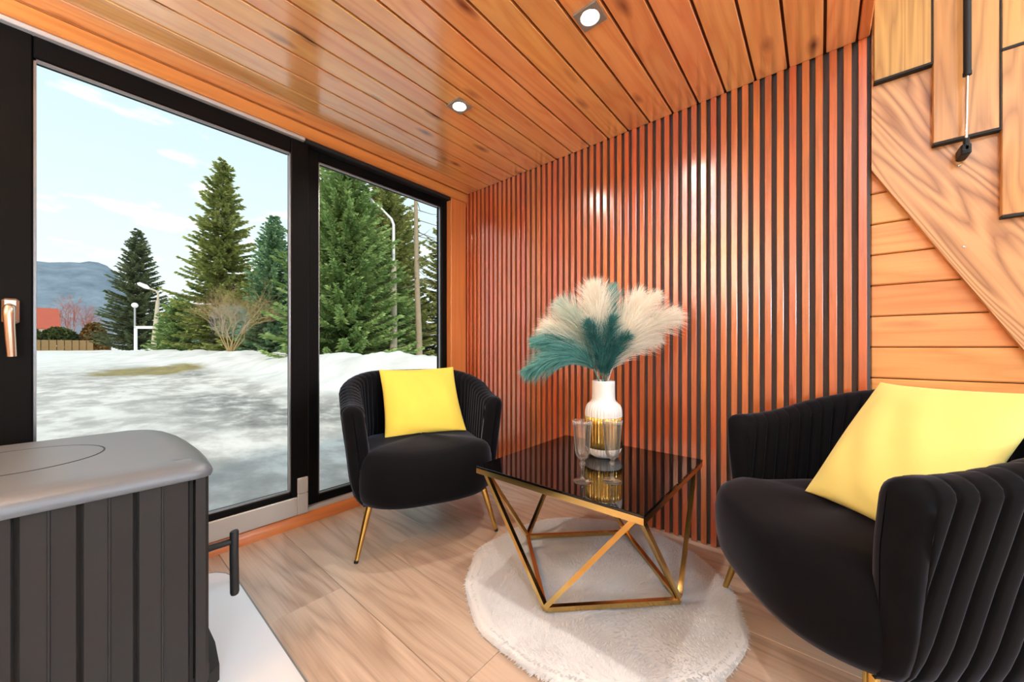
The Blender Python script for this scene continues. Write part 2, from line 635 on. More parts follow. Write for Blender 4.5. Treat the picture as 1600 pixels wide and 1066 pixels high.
# ------------------------------------------------------------------ floor
floor = MB().box(XL, 1.90, YB, 2.0, -0.14, -0.012).build('floor', M['floor_gap'])
tag(floor, kind='structure')
PW, PL = 0.24, 1.30
pl_mesh = MB().box(-PW / 2 + 0.0007, PW / 2 - 0.0007, -PL / 2 + 0.0007, PL / 2 - 0.0007, -0.012, 0.0, 0.0012).mesh('plank', M['floor_oak'])
joint0 = {0: 1.343, 1: 0.712, 2: 0.15, 3: 1.02, 4: 0.45, 5: 0.85}
for i in range(-9, 7):
    xc = 0.382 + PW * (i + 0.5)
    j0 = joint0.get(i, 0.31 * (i * 7 % 5))
    for k in range(-4, 3):
        y0 = j0 + k * PL
        y1 = y0 + PL
        if y1 < YB or y0 > 1.955:
            continue
        if xc - PW / 2 < XL or xc + PW / 2 > 1.85 or y1 > 1.955 or y0 < YB:
            a0, a1 = max(y0, YB) + 0.0007, min(y1, 1.955) - 0.0007
            if a1 - a0 < 0.03:
                continue
            b0, b1 = max(xc - PW / 2 + 0.0007, XL), min(xc + PW / 2 - 0.0007, 1.822)
            if b1 - b0 < 0.02:
                continue
            o = MB().box(b0 - xc, b1 - xc, a0 - (a0 + a1) / 2, a1 - (a0 + a1) / 2, -0.012, 0.0, 0.0012).build('plank', M['floor_oak'], floor)
            o.location = (xc, (a0 + a1) / 2, 0)
        else:
            o = bpy.data.objects.new('plank', pl_mesh)
            COL.objects.link(o)
            o.parent = floor
            o.location = (xc, (y0 + y1) / 2, 0)

# ------------------------------------------------------------------ ceiling (underside of the loft)
ceiling = MB().box(XL, 1.86, YE, 2.0, ZC + 0.012, ZC + 0.12).build('ceiling', M['groove'])
tag(ceiling, kind='structure')
CP = 0.1085
cb_mesh = MB().box(-(1.802 - XL) / 2, (1.802 - XL) / 2, -CP / 2 + 0.0045, CP / 2 - 0.0045, 0.0, 0.014, 0.0018).mesh('board', M['ceiling_pine'])
yk = 0.206 - 3 * CP
while yk < YW - 0.01:
    y0, y1 = max(yk, YE + 0.03), min(yk + CP, YW)
    if y1 - y0 > 0.02:
        if y1 - y0 < CP - 1e-4:
            o = MB().box(-(1.802 - XL) / 2, (1.802 - XL) / 2, -(y1 - y0) / 2 + 0.0045, (y1 - y0) / 2 - 0.0045, 0.0, 0.014, 0.0018).build('board', M['ceiling_pine'], ceiling)
        else:
            o = bpy.data.objects.new('board', cb_mesh)
            COL.objects.link(o)
            o.parent = ceiling
        o.location = ((1.802 + XL) / 2, (y0 + y1) / 2, ZC)
    yk += CP
# fascia along the loft edge
o = MB().box(XL, 1.80, YE - 0.002, YE + 0.028, ZC - 0.002, ZC + 0.16, 0.003).build('trim_1', M['trim_pine'])
tag(o, kind='structure')
# upper ceiling and loft shell
o = MB().box(XL - 0.1, 1.97, YB - 0.1, 2.12, ZT, ZT + 0.08).build('ceiling_upper', M['plaster'])
tag(o, kind='structure')

# ------------------------------------------------------------------ right wall: slats, then pine boards behind the stairs
wall_right = MB().box(1.845, 1.97, YB - 0.1, 2.12, -0.14, ZT).build('wall_right', M['groove'])
tag(wall_right, kind='structure')
MB().box(1.822, 1.845, YE - 0.005, YW, 0.0, ZC + 0.01).build('backing_panel', M['felt'], wall_right)
SP, SW = 0.0396, 0.022
sl_mesh = MB().box(0, 0.022, -SW / 2, SW / 2, 0.0, ZC, 0.0012).mesh('slat', M['slat'])
for i in range(52):
    y = -0.114 + i * SP
    if y + SW / 2 > YW - 0.004:
        break
    o = bpy.data.objects.new('slat', sl_mesh)
    COL.objects.link(o)
    o.parent = wall_right
    o.location = (XW, y, 0)
MB().box(XW, XW + 0.022, 1.9342, YW - 0.0005, 0.0, ZC, 0.0012).build('slat', M['slat'], wall_right)
BP = 0.1095
bd_len = (YE - 0.006) - YB
bd_mesh = MB().box(0, 0.017, -bd_len / 2, bd_len / 2, 0.003, BP - 0.0, 0.004).mesh('board', M['wall_pine'])
for i in range(31):
    o = bpy.data.objects.new('board', bd_mesh)
    COL.objects.link(o)
    o.parent = wall_right
    o.location = (1.828, (YE - 0.006 + YB) / 2, 0.859 + (i - 8) * BP + 0.02)

# ------------------------------------------------------------------ window wall
o = MB().box(XL - 0.1, 1.845, YW, 2.10, 1.918, ZT).build('wall_front', M['trim_pine'])
tag(o, kind='structure')
MB().box(1.658, 1.797, YW, 2.10, 0.0, 1.918, 0.004).build('post', M['post_pine'], o)
MB().box(XL - 0.1, -0.27, YW, 2.10, -0.14, 1.918).build('pier', M['post_pine'], o)
MB().box(-0.27, 1.658, 2.0, 2.10, -0.2, 0.04).build('threshold', M['black_frame'], o)
o = MB().box(-1.6, 1.80, YW - 0.012, YW, 1.92, 1.978, 0.006).build('trim_2', M['trim_pine'])
tag(o, kind='structure')
sill = MB()
sill.prism([(1.952, 0.0), (2.0, 0.0), (2.0, 0.055), (1.968, 0.055), (1.960, 0.048), (1.955, 0.03), (1.952, 0.012)], -0.27, 1.78)
o = sill.build('baseboard_front', M['trim_pine'], smooth=True)
tag(o, kind='structure')

# sliding door
door = empty('door_1', (0, 0, 0))
tag(door, kind='structure')
GX0, GX1, GZ0, GZ1 = -0.098, 0.6645, 0.174, 1.83
d = door
MB().box(-0.25, GX0, 1.968, 2.02, 0.06, 1.905, 0.004).build('stile', M['black_frame'], d)
MB().box(GX1, 0.745, 1.968, 2.02, 0.06, 1.905, 0.004).build('stile', M['black_frame'], d)
MB().box(GX0, GX1, 1.968, 2.02, GZ1, 1.905, 0.004).build('rail', M['black_frame'], d)
MB().box(GX0, GX1, 1.968, 2.02, 0.06, GZ0, 0.004).build('rail', M['black_frame'], d)
gb = 0.006
MB().box(GX0, GX0 + gb, 1.974, 1.99, GZ0, GZ1).build('glazing_bead', M['bead'], d)
MB().box(GX1 - gb, GX1, 1.974, 1.99, GZ0, GZ1).build('glazing_bead', M['bead'], d)
MB().box(GX0, GX1, 1.974, 1.99, GZ1 - gb, GZ1).build('glazing_bead', M['bead'], d)
MB().box(GX0, GX1, 1.974, 1.99, GZ0, GZ0 + gb).build('glazing_bead', M['bead'], d)
MB().box(GX0, GX1, 1.992, 1.997, GZ0, GZ1).build('pane', M['pane'], d)
MB().box(-0.25, 0.690, 1.956, 1.968, 0.058, 0.146, 0.003).build('bottom_rail_cover', M['alu'], d)
MB().box(0.690, 0.737, 1.954, 1.968, 0.058, 0.158, 0.003).build('rail_end_cap', M['alu'], d)
MB().box(0.690, 0.737, 1.954, 1.968, 0.159, 0.236, 0.003).build('rail_end_cap', M['alu'], d)
MB().box(-1.2, 0.722, 1.945, 1.975, 1.902, 1.9185, 0.003).build('top_track', M['alu'], d)
MB().box(-0.27, 0.757, 2.02, 2.06, 1.86, 1.918).build('outer_frame', M['black_frame'], d)
h = MB().box(-0.158, -0.124, 1.952, 1.968, 0.955, 1.035, 0.006).build('handle_rosette', M['steel'], d)
lv = MB()
lv.tube([(-0.141, 1.958, 1.005), (-0.141, 1.938, 1.006), (-0.141, 1.926, 1.002), (-0.141, 1.921, 0.985), (-0.140, 1.920, 0.95), (-0.138, 1.921, 0.90), (-0.136, 1.924, 0.852)],
        [0.011, 0.012, 0.0125, 0.0125, 0.011, 0.0105, 0.0095], 14)
lv.build('handle_lever', M['steel'], d, smooth=True)

# fixed pane beside the door
win = empty('window_1', (0, 0, 0))
tag(win, kind='structure')
w = win
WX0, WX1, WZ0, WZ1 = 0.806, 1.612, 0.112, 1.852
MB().box(0.746, WX0, 2.0, 2.055, 0.05, 1.918, 0.004).build('jamb', M['black_frame'], w)
MB().box(WX1, 1.658, 1.995, 2.055, 0.05, 1.918, 0.004).build('jamb', M['black_frame'], w)
MB().box(WX0, WX1, 2.0, 2.055, WZ1, 1.918, 0.004).build('head', M['black_frame'], w)
MB().box(WX0, WX1, 2.0, 2.055, 0.05, WZ0, 0.004).build('bottom_rail', M['black_frame'], w)
MB().box(WX0, WX1, 2.008, 2.022, WZ1 - 0.006, WZ1).build('glazing_bead', M['bead'], w)
MB().box(WX0, WX1, 2.008, 2.022, WZ0, WZ0 + 0.006).build('glazing_bead', M['bead'], w)
MB().box(WX0, WX0 + 0.006, 2.008, 2.022, WZ0, WZ1).build('glazing_bead', M['bead'], w)
MB().box(WX1 - 0.006, WX1, 2.008, 2.022, WZ0, WZ1).build('glazing_bead', M['bead'], w)
MB().box(WX0, WX1, 2.028, 2.033, WZ0, WZ1).build('pane', M['pane'], w)
MB().box(0.740, 1.656, 1.97, 2.0, 0.045, 0.075, 0.003).build('bottom_track', M['alu'], w)
MB().box(0.724, 1.656, 1.95, 2.0, 1.897, 1.9185, 0.003).build('top_track', M['gasket'], w)

# ------------------------------------------------------------------ unseen rest of the room
o = MB().box(XL - 0.1, XL, YB - 0.1, 2.12, -0.14, ZT).build('wall_left', M['plaster'])
tag(o, kind='structure')
wb = MB()
wb.box(XL, 1.9, YB - 0.12, YB, -0.14, 0.2)
wb.box(XL, 1.9, YB - 0.12, YB, 2.3, ZT)
wb.box(XL, -1.1, YB - 0.12, YB, 0.2, 2.3)
wb.box(1.3, 1.9, YB - 0.12, YB, 0.2, 2.3)
o = wb.build('wall_back', M['plaster'])
tag(o, kind='structure')
w2 = empty('fill_window', (0, 0, 0))  # rear window added out of view to let in more daylight
tag(w2, kind='structure')
for a in ((-1.1, -1.05, 0.2, 2.3), (1.25, 1.3, 0.2, 2.3), (-1.05, 1.25, 0.2, 0.25), (-1.05, 1.25, 2.25, 2.3), (0.07, 0.13, 0.25, 2.25)):
    MB().box(a[0], a[1], YB - 0.08, YB - 0.02, a[2], a[3], 0.003).build('frame', M['black_frame'], w2)  # frame and panes of the added rear window
MB().box(-1.05, 0.07, YB - 0.055, YB - 0.05, 0.25, 2.25).build('pane', M['pane'], w2)
MB().box(0.13, 1.25, YB - 0.055, YB - 0.05, 0.25, 2.25).build('pane', M['pane'], w2)

# ------------------------------------------------------------------ folding stairs against the pine wall
stairs = empty('folding_staircase', (1.80, -0.5, 0.0))
tag(stairs, 'pale ash folding staircase stowed flat against the pine wall, with diagonal stringer and gas strut', 'staircase')
ang = math.atan2(0.63, 0.321)
P0 = Vector((0, -0.137, 1.506))
ca, sa = math.cos(ang), math.sin(ang)


def to_local(y, z):
    dy, dz = y - P0.y, z - P0.z
    return (dy * ca + dz * sa, -dy * sa + dz * ca)


def low_edge(z):
    return P0.y + (z - P0.z) * ca / sa


poly = [(-0.137, 1.506), (-0.137, 2.30), (-0.30, 2.30), (low_edge(0.02) - 0.37, 0.02), (low_edge(0.02), 0.02)]
st = MB().prism([to_local(*p) for p in poly], 0.0, 0.021).build('stringer', M['ash_stringer'], stairs)
st.location = Vector((1.806, P0.y, P0.z)) - stairs.location
st.rotation_euler = (ang, 0, 0)
TW, TR, TL = 0.1365, 0.2655, 0.500
tread_mesh = MB().box(-0.010, 0.008, -TW / 2 + 0.0015, TW / 2 - 0.0015, 0.004, TL - 0.002, 0.002).mesh('tread', M['ash_tread'])
edge_mesh = MB().box(-0.014, 0.010, -TW / 2 - 0.001, TW / 2 - 0.001, -0.0045, 0.0035, 0.001).mesh('edge_strip', M['gasket'])
side_mesh = MB().box(-0.0112, 0.008, -0.0015, 0.0015, 0.0, TL, 0.0).mesh('side_strip', M['gasket'])
for j in range(6):
    yc = -0.140 - TW * (j + 0.5)
    for up in (0, 1):
        zb = 1.803 - TR * j + TL * up
        if zb > 2.9:
            continue
        o = bpy.data.objects.new('tread', tread_mesh)
        COL.objects.link(o)
        o.parent = stairs
        o.location = Vector((1.796, yc, zb)) - stairs.location
        for nm, ms, dy in (('edge_strip', edge_mesh, 0), ('side_strip', side_mesh, -TW / 2)):
            if nm == 'side_strip' and j == 5:
                continue
            s = bpy.data.objects.new(nm, ms)
            COL.objects.link(s)
            s.parent = o
            s.location = (0, dy, 0)
gs = MB().tube([(1.752, -0.342, 1.720), (1.752, -0.342, 2.35)], 0.0085, 16)
gs.tube([(1.752, -0.342, 1.712), (1.752, -0.342, 1.722)], 0.0095, 16)
o = gs.build('gas_cylinder', M['gasket'], stairs, smooth=True)
o.location = -stairs.location
o = MB().tube([(1.752, -0.340, 1.49), (1.752, -0.342, 1.72)], 0.0035, 12).build('piston_rod', M['chrome'], stairs, smooth=True)
o.location = -stairs.location
br = MB().box(1.744, 1.806, -0.350, -0.328, 1.470, 1.503, 0.004)
br.tube([(1.742, -0.339, 1.487), (1.752, -0.339, 1.487)], 0.008, 12)
br.box(1.742, 1.760, -0.346, -0.334, 1.480, 1.52, 0.003)
o = br.build('bracket', M['gasket'], stairs)
o.location = -stairs.location
for yy, zz in ((-0.3465, 1.199), (-0.337, 1.458)):
    s = MB().lathe([(0.0045, 0.0), (0.0045, 0.001), (0.003, 0.002), (0.0005, 0.0012)], 12)
    o = s.build('screw', M['chrome'], stairs, smooth=True)
    o.rotation_euler = (0, -PI / 2, 0)
    o.location = Vector((1.806, yy, zz)) - stairs.location

# ------------------------------------------------------------------ recessed lamps in the loft ceiling
def recessed_light(x, y, label):
    r = empty('recessed_light', (x, y, ZC))
    tag(r, label, 'lamp', 'recessed lamps in the pine ceiling')
    b = MB()
    s, q, rr = 0.041, 0.031, 48
    n = rr
    outer, inner = [], []
    for k in range(n):
        a = 2 * PI * k / n
        c_, s_ = math.cos(a), math.sin(a)
        m_ = max(abs(c_), abs(s_))
        outer.append((s * c_ / m_, s * s_ / m_))
        inner.append((q * c_, q * s_))
    V = [(x_, y_, -0.001) for x_, y_ in outer] + [(x_, y_, -0.0065) for x_, y_ in outer] + [(x_, y_, -0.0065) for x_, y_ in inner] + [(x_ * 0.8, y_ * 0.8, 0.006) for x_, y_ in inner]
    Fc = []
    for lv_ in range(3):
        for k in range(n):
            k2 = (k + 1) % n
            Fc.append((lv_ * n + k, (lv_ + 1) * n + k, (lv_ + 1) * n + k2, lv_ * n + k2))
    b.add(V, Fc)
    b.build('bezel', M['nickel'], r)
    MB().lathe([(0.026, 0.010), (0.026, -0.002), (0.022, -0.006), (0.012, -0.0085), (0.001, -0.0095)], 32).build('bulb', M['bulb'], r, smooth=True)
    ld = bpy.data.lights.new('lamp_light', 'AREA')
    ld.shape = 'DISK'
    ld.size = 0.05
    ld.energy = DOWNLIGHT_W
    ld.color = (1.0, 0.92, 0.80)
    ld.spread = math.radians(150)
    lo = bpy.data.objects.new('lamp_light', ld)
    COL.objects.link(lo)
    lo.parent = r
    lo.location = (0, 0, -0.0125)
    return r


recessed_light(1.093, 0.585, 'square recessed ceiling spotlight nearer the camera, above the coffee table')
recessed_light(1.115, 1.255, 'square recessed ceiling spotlight nearer the window, above the corner armchair')


def fill_globe(name, loc, watt, label, cat, rad=0.26, wall=None):
    r = empty(name, loc)
    tag(r, label, cat)
    MB().lathe([(0.001, -rad)] + [(rad * math.sin(a), -rad * math.cos(a)) for a in np.linspace(0.1, PI - 0.1, 22)] + [(0.001, rad)], 40).build('globe', M['opal'], r, smooth='all')
    if wall == 'ceiling':
        MB().tube([(0, 0, rad), (0, 0, ZT - loc[2])], 0.008, 8).build('cord', M['gasket'], r)
        MB().tube([(0, 0, ZT - loc[2] - 0.03), (0, 0, ZT - loc[2])], 0.05, 20).build('canopy', M['gasket'], r)
    else:
        MB().box(-0.04, 0.04, YB - loc[1], YB - loc[1] + 0.03, -0.06, 0.06, 0.004).build('backplate', M['gasket'], r)
        MB().tube([(0, YB - loc[1] + 0.02, 0), (0, -rad, 0)], 0.012, 10).build('arm', M['gasket'], r)
    return r


area_ = 4 * PI * 0.26 ** 2
M['opal'] = emit('fill_pendant_glow', (0.71, 0.865, 1.0, 1), FILL_PENDANT_W / (area_ * PI))  # unseen pendants added to fill the room with light
fill_globe('fill_pendant', (-0.75, -0.85, 2.55), FILL_PENDANT_W, 'added fill light: unseen opal globe on a black cord behind the loft edge', 'lamp', wall='ceiling')
fill_globe('fill_pendant', (0.75, -1.75, 2.55), FILL_PENDANT_W, 'added fill light: unseen opal globe on a black cord near the added rear window', 'lamp', wall='ceiling')
M['opal'] = emit('fill_sconce_glow', (0.71, 0.865, 1.0, 1), FILL_SCONCE_W / (area_ * PI))  # unseen wall globes added to brighten walls and ceiling from behind
fill_globe('fill_wall_globe', (-1.25, -2.98, 1.3), FILL_SCONCE_W, 'added fill light: unseen opal wall globe left of the added rear window', 'lamp')
fill_globe('fill_wall_globe', (1.5, -2.98, 1.3), FILL_SCONCE_W, 'added fill light: unseen opal wall globe right of the added rear window', 'lamp')

fl = empty('fill_uplighter', (-1.15, 1.05, 0.0))  # unseen uplighter added to lighten the left part of the ceiling
tag(fl, 'added fill light: unseen black uplighter with a lit opal bowl, left of the stove', 'lamp')
MB().lathe([(0.14, 0.0), (0.14, 0.02), (0.02, 0.035), (0.012, 0.05)], 32).build('base', M['gasket'], fl)
MB().tube([(0, 0, 0.04), (0, 0, 1.36)], 0.012, 12).build('pole', M['gasket'], fl, smooth=True)
MB().lathe([(0.02, 1.34), (0.10, 1.36), (0.19, 1.42), (0.20, 1.44), (0.185, 1.43), (0.09, 1.385)], 40, close=False).build('bowl', M['gasket'], fl, smooth=True)
MB().lathe([(0.185, 1.428), (0.12, 1.435), (0.001, 1.44)], 40, close=False).build('diffuser', emit('fill_uplight_glow', (0.71, 0.865, 1.0, 1), FILL_UPLIGHT_W / (PI * PI * 0.185 ** 2)), fl, smooth=True)

# ------------------------------------------------------------------ wood stove
stove = empty('wood_stove', (-0.12, 1.44, 0.012))
tag(stove, 'dark grey steel wood stove with ribbed side panels on a white hearth plate', 'stove')
SO = -stove.location


def sp(mb, name, mat, smooth=False, parent=None):
    o_ = mb.build(name, mat, parent or stove, smooth)
    o_.location = SO if parent is None else (0, 0, 0)
    return o_


def stove_outline(d):
    """plan outline inset by d, counter-clockwise"""
    pts = [(-0.46 + d, 1.128 + d)]
    pts += [(0.17 - d, 1.128 + d), (0.19 - d * .9, 1.131 + d), (0.202 - d, 1.140 + d * .8), (0.208 - d, 1.16 + d * .3)]
    pts += [(0.214 - d, 1.25), (0.216 - d, 1.35), (0.213 - d, 1.47), (0.205 - d, 1.58), (0.192 - d, 1.66 - d * .2), (0.172 - d * .9, 1.715 - d * .6), (0.145 - d * .6, 1.745 - d), (0.11 - d * .2, 1.757 - d)]
    pts += [(-0.46 + d, 1.757 - d)]
    return pts


tp = MB()
levels = [(0.006, 0.566), (-0.004, 0.569), (-0.007, 0.576), (-0.004, 0.586), (0.004, 0.596), (0.016, 0.604), (0.032, 0.609), (0.06, 0.611)]
nn = len(stove_outline(0))
V = [(x, y, z) for dd, z in levels for x, y in stove_outline(dd)]
Fc = [tuple(range(nn - 1, -1, -1)), tuple((len(levels) - 1) * nn + k for k in range(nn))]
for i in range(len(levels) - 1):
    for k in range(nn):
        k2 = (k + 1) % nn
        Fc.append((i * nn + k, i * nn + k2, (i + 1) * nn + k2, (i + 1) * nn + k))
top = sp(tp.add(V, Fc), 'stove_top', M['stove_top'], 50)
ring = MB().lathe([(0.1465, -0.002), (0.1465, 0.0006), (0.1435, 0.0006), (0.1435, -0.002)], 72, (-0.102, 1.455, 0.6112), close=False).build('hob_ring_gap', M['stove_dark'], top)
MB().lathe([(0.143, 0.0), (0.1425, 0.001), (0.1, 0.0014), (0.001, 0.0016)], 72, (-0.102, 1.455, 0.6106)).build('hob_plate', M['stove_top'], top, smooth=True)
sp(MB().box(-0.44, 0.176, 1.150, 1.735, 0.085, 0.566), 'firebox', M['stove_dark'])
gr = [-0.4697, -0.391, -0.3124, -0.2338, -0.1552, -0.077, 0.0005, 0.0796, 0.170]
for a, b in zip(gr[:-1], gr[1:]):
    mid = (a + b) / 2 if b < 0.16 else 0.1205
    p = MB()
    g = 0.0022
    prof = [(a + g, 1.150), (a + g, 1.142), (a + g + 0.003, 1.138), (mid - 0.0025, 1.1325), (mid - 0.0015, 1.1295), (mid + 0.0015, 1.1295), (mid + 0.0025, 1.1325), (b - g - 0.003, 1.138), (b - g, 1.142), (b - g, 1.150)]
    p.slab(prof, 0.075, 0.568)
    sp(p, 'side_panel', M['stove'])
# front frame with the door, gently bowed
ff = MB()
fo = [(0.178, 1.132), (0.196, 1.132), (0.203, 1.140)] + [(x - 0.004, y) for x, y in stove_outline(0)[5:10]] + [(0.178, 1.70)]
ff.slab(fo, 0.07, 0.568)
fr_ = sp(ff, 'door', M['stove'], 30)
hd = MB()
hd.tube([(0.200, 1.275, 0.332), (0.245, 1.27, 0.333), (0.280, 1.264, 0.335)], [0.010, 0.0085, 0.0085], 12)
hd.tube([(0.281, 1.2632, 0.363), (0.2815, 1.263, 0.36), (0.281, 1.263, 0.30), (0.2825, 1.263, 0.19), (0.2825, 1.263, 0.184), (0.2825, 1.263, 0.182)], [0.009, 0.0105, 0.0105, 0.0108, 0.009, 0.006], 14)
hd.build('handle', M['stove'], fr_, smooth=True)
pb = MB()
pb.slab([(-0.40, 1.18), (0.21, 1.18), (0.236, 1.20), (0.246, 1.30), (0.246, 1.56), (0.236, 1.66), (0.20, 1.70), (-0.40, 1.70)], 0.012, 0.052)
pb.slab([(-0.42, 1.15), (0.19, 1.15), (0.212, 1.18), (0.222, 1.30), (0.222, 1.56), (0.21, 1.68), (0.18, 1.72), (-0.42, 1.72)], 0.052, 0.085)
sp(pb, 'plinth', M['stove_dark'])

hp = [(-1.0, 0.70), (0.362, 0.70), (0.372, 0.703), (0.377, 0.712)]
hp += [(0.379, 1.65), (0.374, 1.70), (0.362, 1.745), (0.34, 1.78), (0.31, 1.80), (0.27, 1.81), (-1.0, 1.81)]
hm = MB().slab(hp, 0.0, 0.012)
o = hm.build('hearth_plate', M['hearth'])
eg = MB()
ep = hp[1:10]
eo = [(x + 0.005 * (1 if y < 1.74 else 0.7), y + (0.004 if y > 1.7 else 0)) for x, y in ep]
for (a, b), (c, d_) in zip(zip(ep[:-1], ep[1:]), zip(eo[:-1], eo[1:])):
    eg.slab([a, c, d_, b], 0.0, 0.0115)
eg.build('edge_trim', plain('hearth_edge', rgb(120, 124, 124), 0.3), o)
tag(o, 'glossy white hearth plate lying on the floor under the stove', 'floor plate')

# ------------------------------------------------------------------ armchairs
def armchair_meshes():
    A, R, yb, yf = 0.302, 0.24, -0.298, 0.165
    l1, l2, l3 = yf - (yb + R), R * PI / 2, A - R
    half = l1 + l2 + l3

    def path(s):
        """s from -half (arm at -x) through 0 (back) to +half (arm at +x): point, outward normal, tangent"""
        sg = 1 if s >= 0 else -1
        t = abs(s)
        if t < l3:
            p, n, tg = (t, yb), (0, -1), (1, 0)
        elif t < l3 + l2:
            a = (t - l3) / R
            p = (A - R + R * math.sin(a), yb + R - R * math.cos(a))
            n = (math.sin(a), -math.cos(a))
            tg = (math.cos(a), math.sin(a))
        else:
            p = (A, yb + R + (t - l3 - l2))
            n, tg = (1, 0), (0, 1)
        return Vector((p[0] * sg, p[1], 0)), Vector((n[0] * sg, n[1], 0)), Vector((tg[0] * sg, tg[1], 0))

    def ztop(s):
        t = min(abs(s) / half, 1)
        t = max(0.0, (t - 0.25) / 0.75)
        return 0.752 - 0.115 * (t * t * (3 - 2 * t))
    NP = 37
    pitch = 2 * half / NP
    NS = NP * 12
    samples = [-half + 2 * half * i / NS for i in range(NS + 1)]
    prof = []                                      # (offset, height 0..1 of the wall / 't' from the rim / 'a' absolute, groove weight)
    for f_ in (0.0, 0.2, 0.4, 0.6, 0.8):
        prof.append((-0.036 - 0.009 * min(1, f_ * 3), ('f', f_), 1.0))
    for dz in (0.07, 0.05):
        prof.append((-0.045, ('t', dz), 1.0))
    for a in np.linspace(0.12, PI - 0.12, 9):
        prof.append((-0.045 * math.cos(a), ('t', 0.034 - 0.034 * math.sin(a)), 0.75))
    for dz in (0.05, 0.07):
        prof.append((0.045, ('t', dz), 1.0))
    for f_, of in ((0.8, 0.0455), (0.6, 0.0455), (0.4, 0.045), (0.2, 0.044), (0.0, 0.043)):
        prof.append((of, ('f', f_), 1.0))
    for z, of in ((0.33, 0.042), (0.29, 0.038), (0.25, 0.030), (0.225, 0.018), (0.212, 0.0), (0.210, -0.05)):
        prof.append((of, ('a', z), 1.0 if z > 0.22 else 0.3))
    np_ = len(prof)
    ring_list = []

    def ring(s, e_=0.0):
        p, n, tg = path(s)
        adv = 0.045 * math.sin(e_ * PI / 2)
        sc = math.cos(e_ * PI / 2 * 0.985)
        zt = ztop(s) - 0.03 * (1 - sc)
        out_ = []
        for of, (md, zz), gw in prof:
            z = zz if md == 'a' else (zt - zz if md == 't' else 0.36 + (zt - 0.075 - 0.36) * zz)
            lean = (0.13 if z > 0.46 else 0.09) * (z - 0.46)
            # pleats lean forward on their way down and run out at the arm front
            s2 = s + math.tanh(s / 0.2) * 0.15 * max(0.0, ztop(s) - 0.02 - z)
            run = max(0.0, abs(s2) - half)
            s2 = max(-half, min(half, s2))
            p, n, tg = path(s2)
            ph_ = (s + half) / pitch
            q = ph_ - math.floor(ph_)
            gw = gw * max(0.0, 1 - run / 0.004)
            dq = min(q, 1 - q)
            g = -0.0075 * math.exp(-(dq / 0.10) ** 2) + 0.003 * math.sin(PI * q)
            fwd = Vector((0, 1, 0)) * adv * (0.7 + 0.3 * min(1, max(0, (z - 0.3) / 0.2)))
            gg = g * gw * (1 if of > 0 else -1) * (1 - e_) ** 2
            out_.append(p + n * (of * sc + lean + gg) + fwd + Vector((0, 0, z)))
        return out_
    for e_ in (1.0, 0.85, 0.65, 0.4, 0.2):
        ring_list.append(ring(-half, e_))
    for s in samples:
        ring_list.append(ring(s))
    for e_ in (0.2, 0.4, 0.65, 0.85, 1.0):
        ring_list.append(ring(half, e_))
    sh = MB()
    V = [v for r_ in ring_list for v in r_]
    Fc = []
    for i in range(len(ring_list) - 1):
        for k in range(np_ - 1):
            Fc.append((i * np_ + k, (i + 1) * np_ + k, (i + 1) * np_ + k + 1, i * np_ + k + 1))
    sh.add(V, Fc)
    shell = sh.mesh('backrest', M['velvet'], 'all')
    # seat
    se = MB()
    layers = [(0.80, 0.206), (0.90, 0.208), (0.965, 0.218), (1.0, 0.240), (1.018, 0.275), (1.02, 0.32), (1.01, 0.36), (0.985, 0.395), (0.945, 0.418), (0.88, 0.432), (0.75, 0.440), (0.55, 0.445), (0.3, 0.448), (0.02, 0.449)]
    n = 96
    V = []
    for sc, z in layers:
        for k in range(n):
            a = 2 * PI * k / n
            c_, s_ = math.cos(a), math.sin(a)
            ex = 2 / 2.9
            x = 0.322 * math.copysign(abs(c_) ** ex, c_)
            y = (0.338 if s_ > 0 else 0.24) * math.copysign(abs(s_) ** ex, s_)
            wf = min(1.0, max(0.0, (y - 0.13) / 0.09))
            x *= 0.90 + 0.10 * wf * wf * (3 - 2 * wf)
            inset = (1 - sc) * 0.32
            L_ = math.hypot(x, y)
            f_ = max(0.0, (L_ - inset) / L_) if sc > 0.6 else sc * 1.0 * (L_ - 0.128) / L_ / 0.6
            wob = 0.0025 * math.sin(5 * a + 1.0) * (1 if 0.43 > z > 0.25 else 0)
            V.append((x * f_, y * f_ + (-0.018 * (0.43 - z) / 0.23 if y > 0 else 0), z + wob + (0.004 * math.sin(9 * x + 14 * y) if sc < 0.9 and z > 0.4 else 0)))
    Fc = [tuple(range(n - 1, -1, -1)), tuple((len(layers) - 1) * n + k for k in range(n))]
    for i in range(len(layers) - 1):
        for k in range(n):
            k2 = (k + 1) % n
            Fc.append((i * n + k, i * n + k2, (i + 1) * n + k2, (i + 1) * n + k))
    seat = se.add(V, Fc).mesh('seat', M['velvet'], 'all')
    return shell, seat


shell_mesh, seat_mesh = armchair_meshes()


def armchair(loc, rz, label):
    r = empty('armchair', loc, rz)
    tag(r, label, 'armchair', 'black velvet tub armchairs')
    for nm, me in (('backrest', shell_mesh), ('seat', seat_mesh)):
        o_ = bpy.data.objects.new(nm, me)
        COL.objects.link(o_)
        o_.parent = r
    for sx, yt, yf_, xt, xf in ((-1, 0.185, 0.23, 0.255, 0.31), (1, 0.185, 0.23, 0.255, 0.31), (-1, -0.18, -0.235, 0.20, 0.25), (1, -0.18, -0.235, 0.20, 0.25)):
        lg = MB().tube([(sx * xt, yt, 0.215), (sx * (xt * 0.04 + xf * 0.96), yt * 0.04 + yf_ * 0.96, 0.008)], [0.015, 0.0085], 14).build('leg', M['gold_dark'], r, smooth=True)
        MB().tube([(sx * xf, yf_, 0.0005), (sx * (xt * 0.05 + xf * 0.95), yt * 0.05 + yf_ * 0.95, 0.010)], [0.0085, 0.0092], 14).build('foot_cap', M['gasket'], lg, smooth=True)
    return r


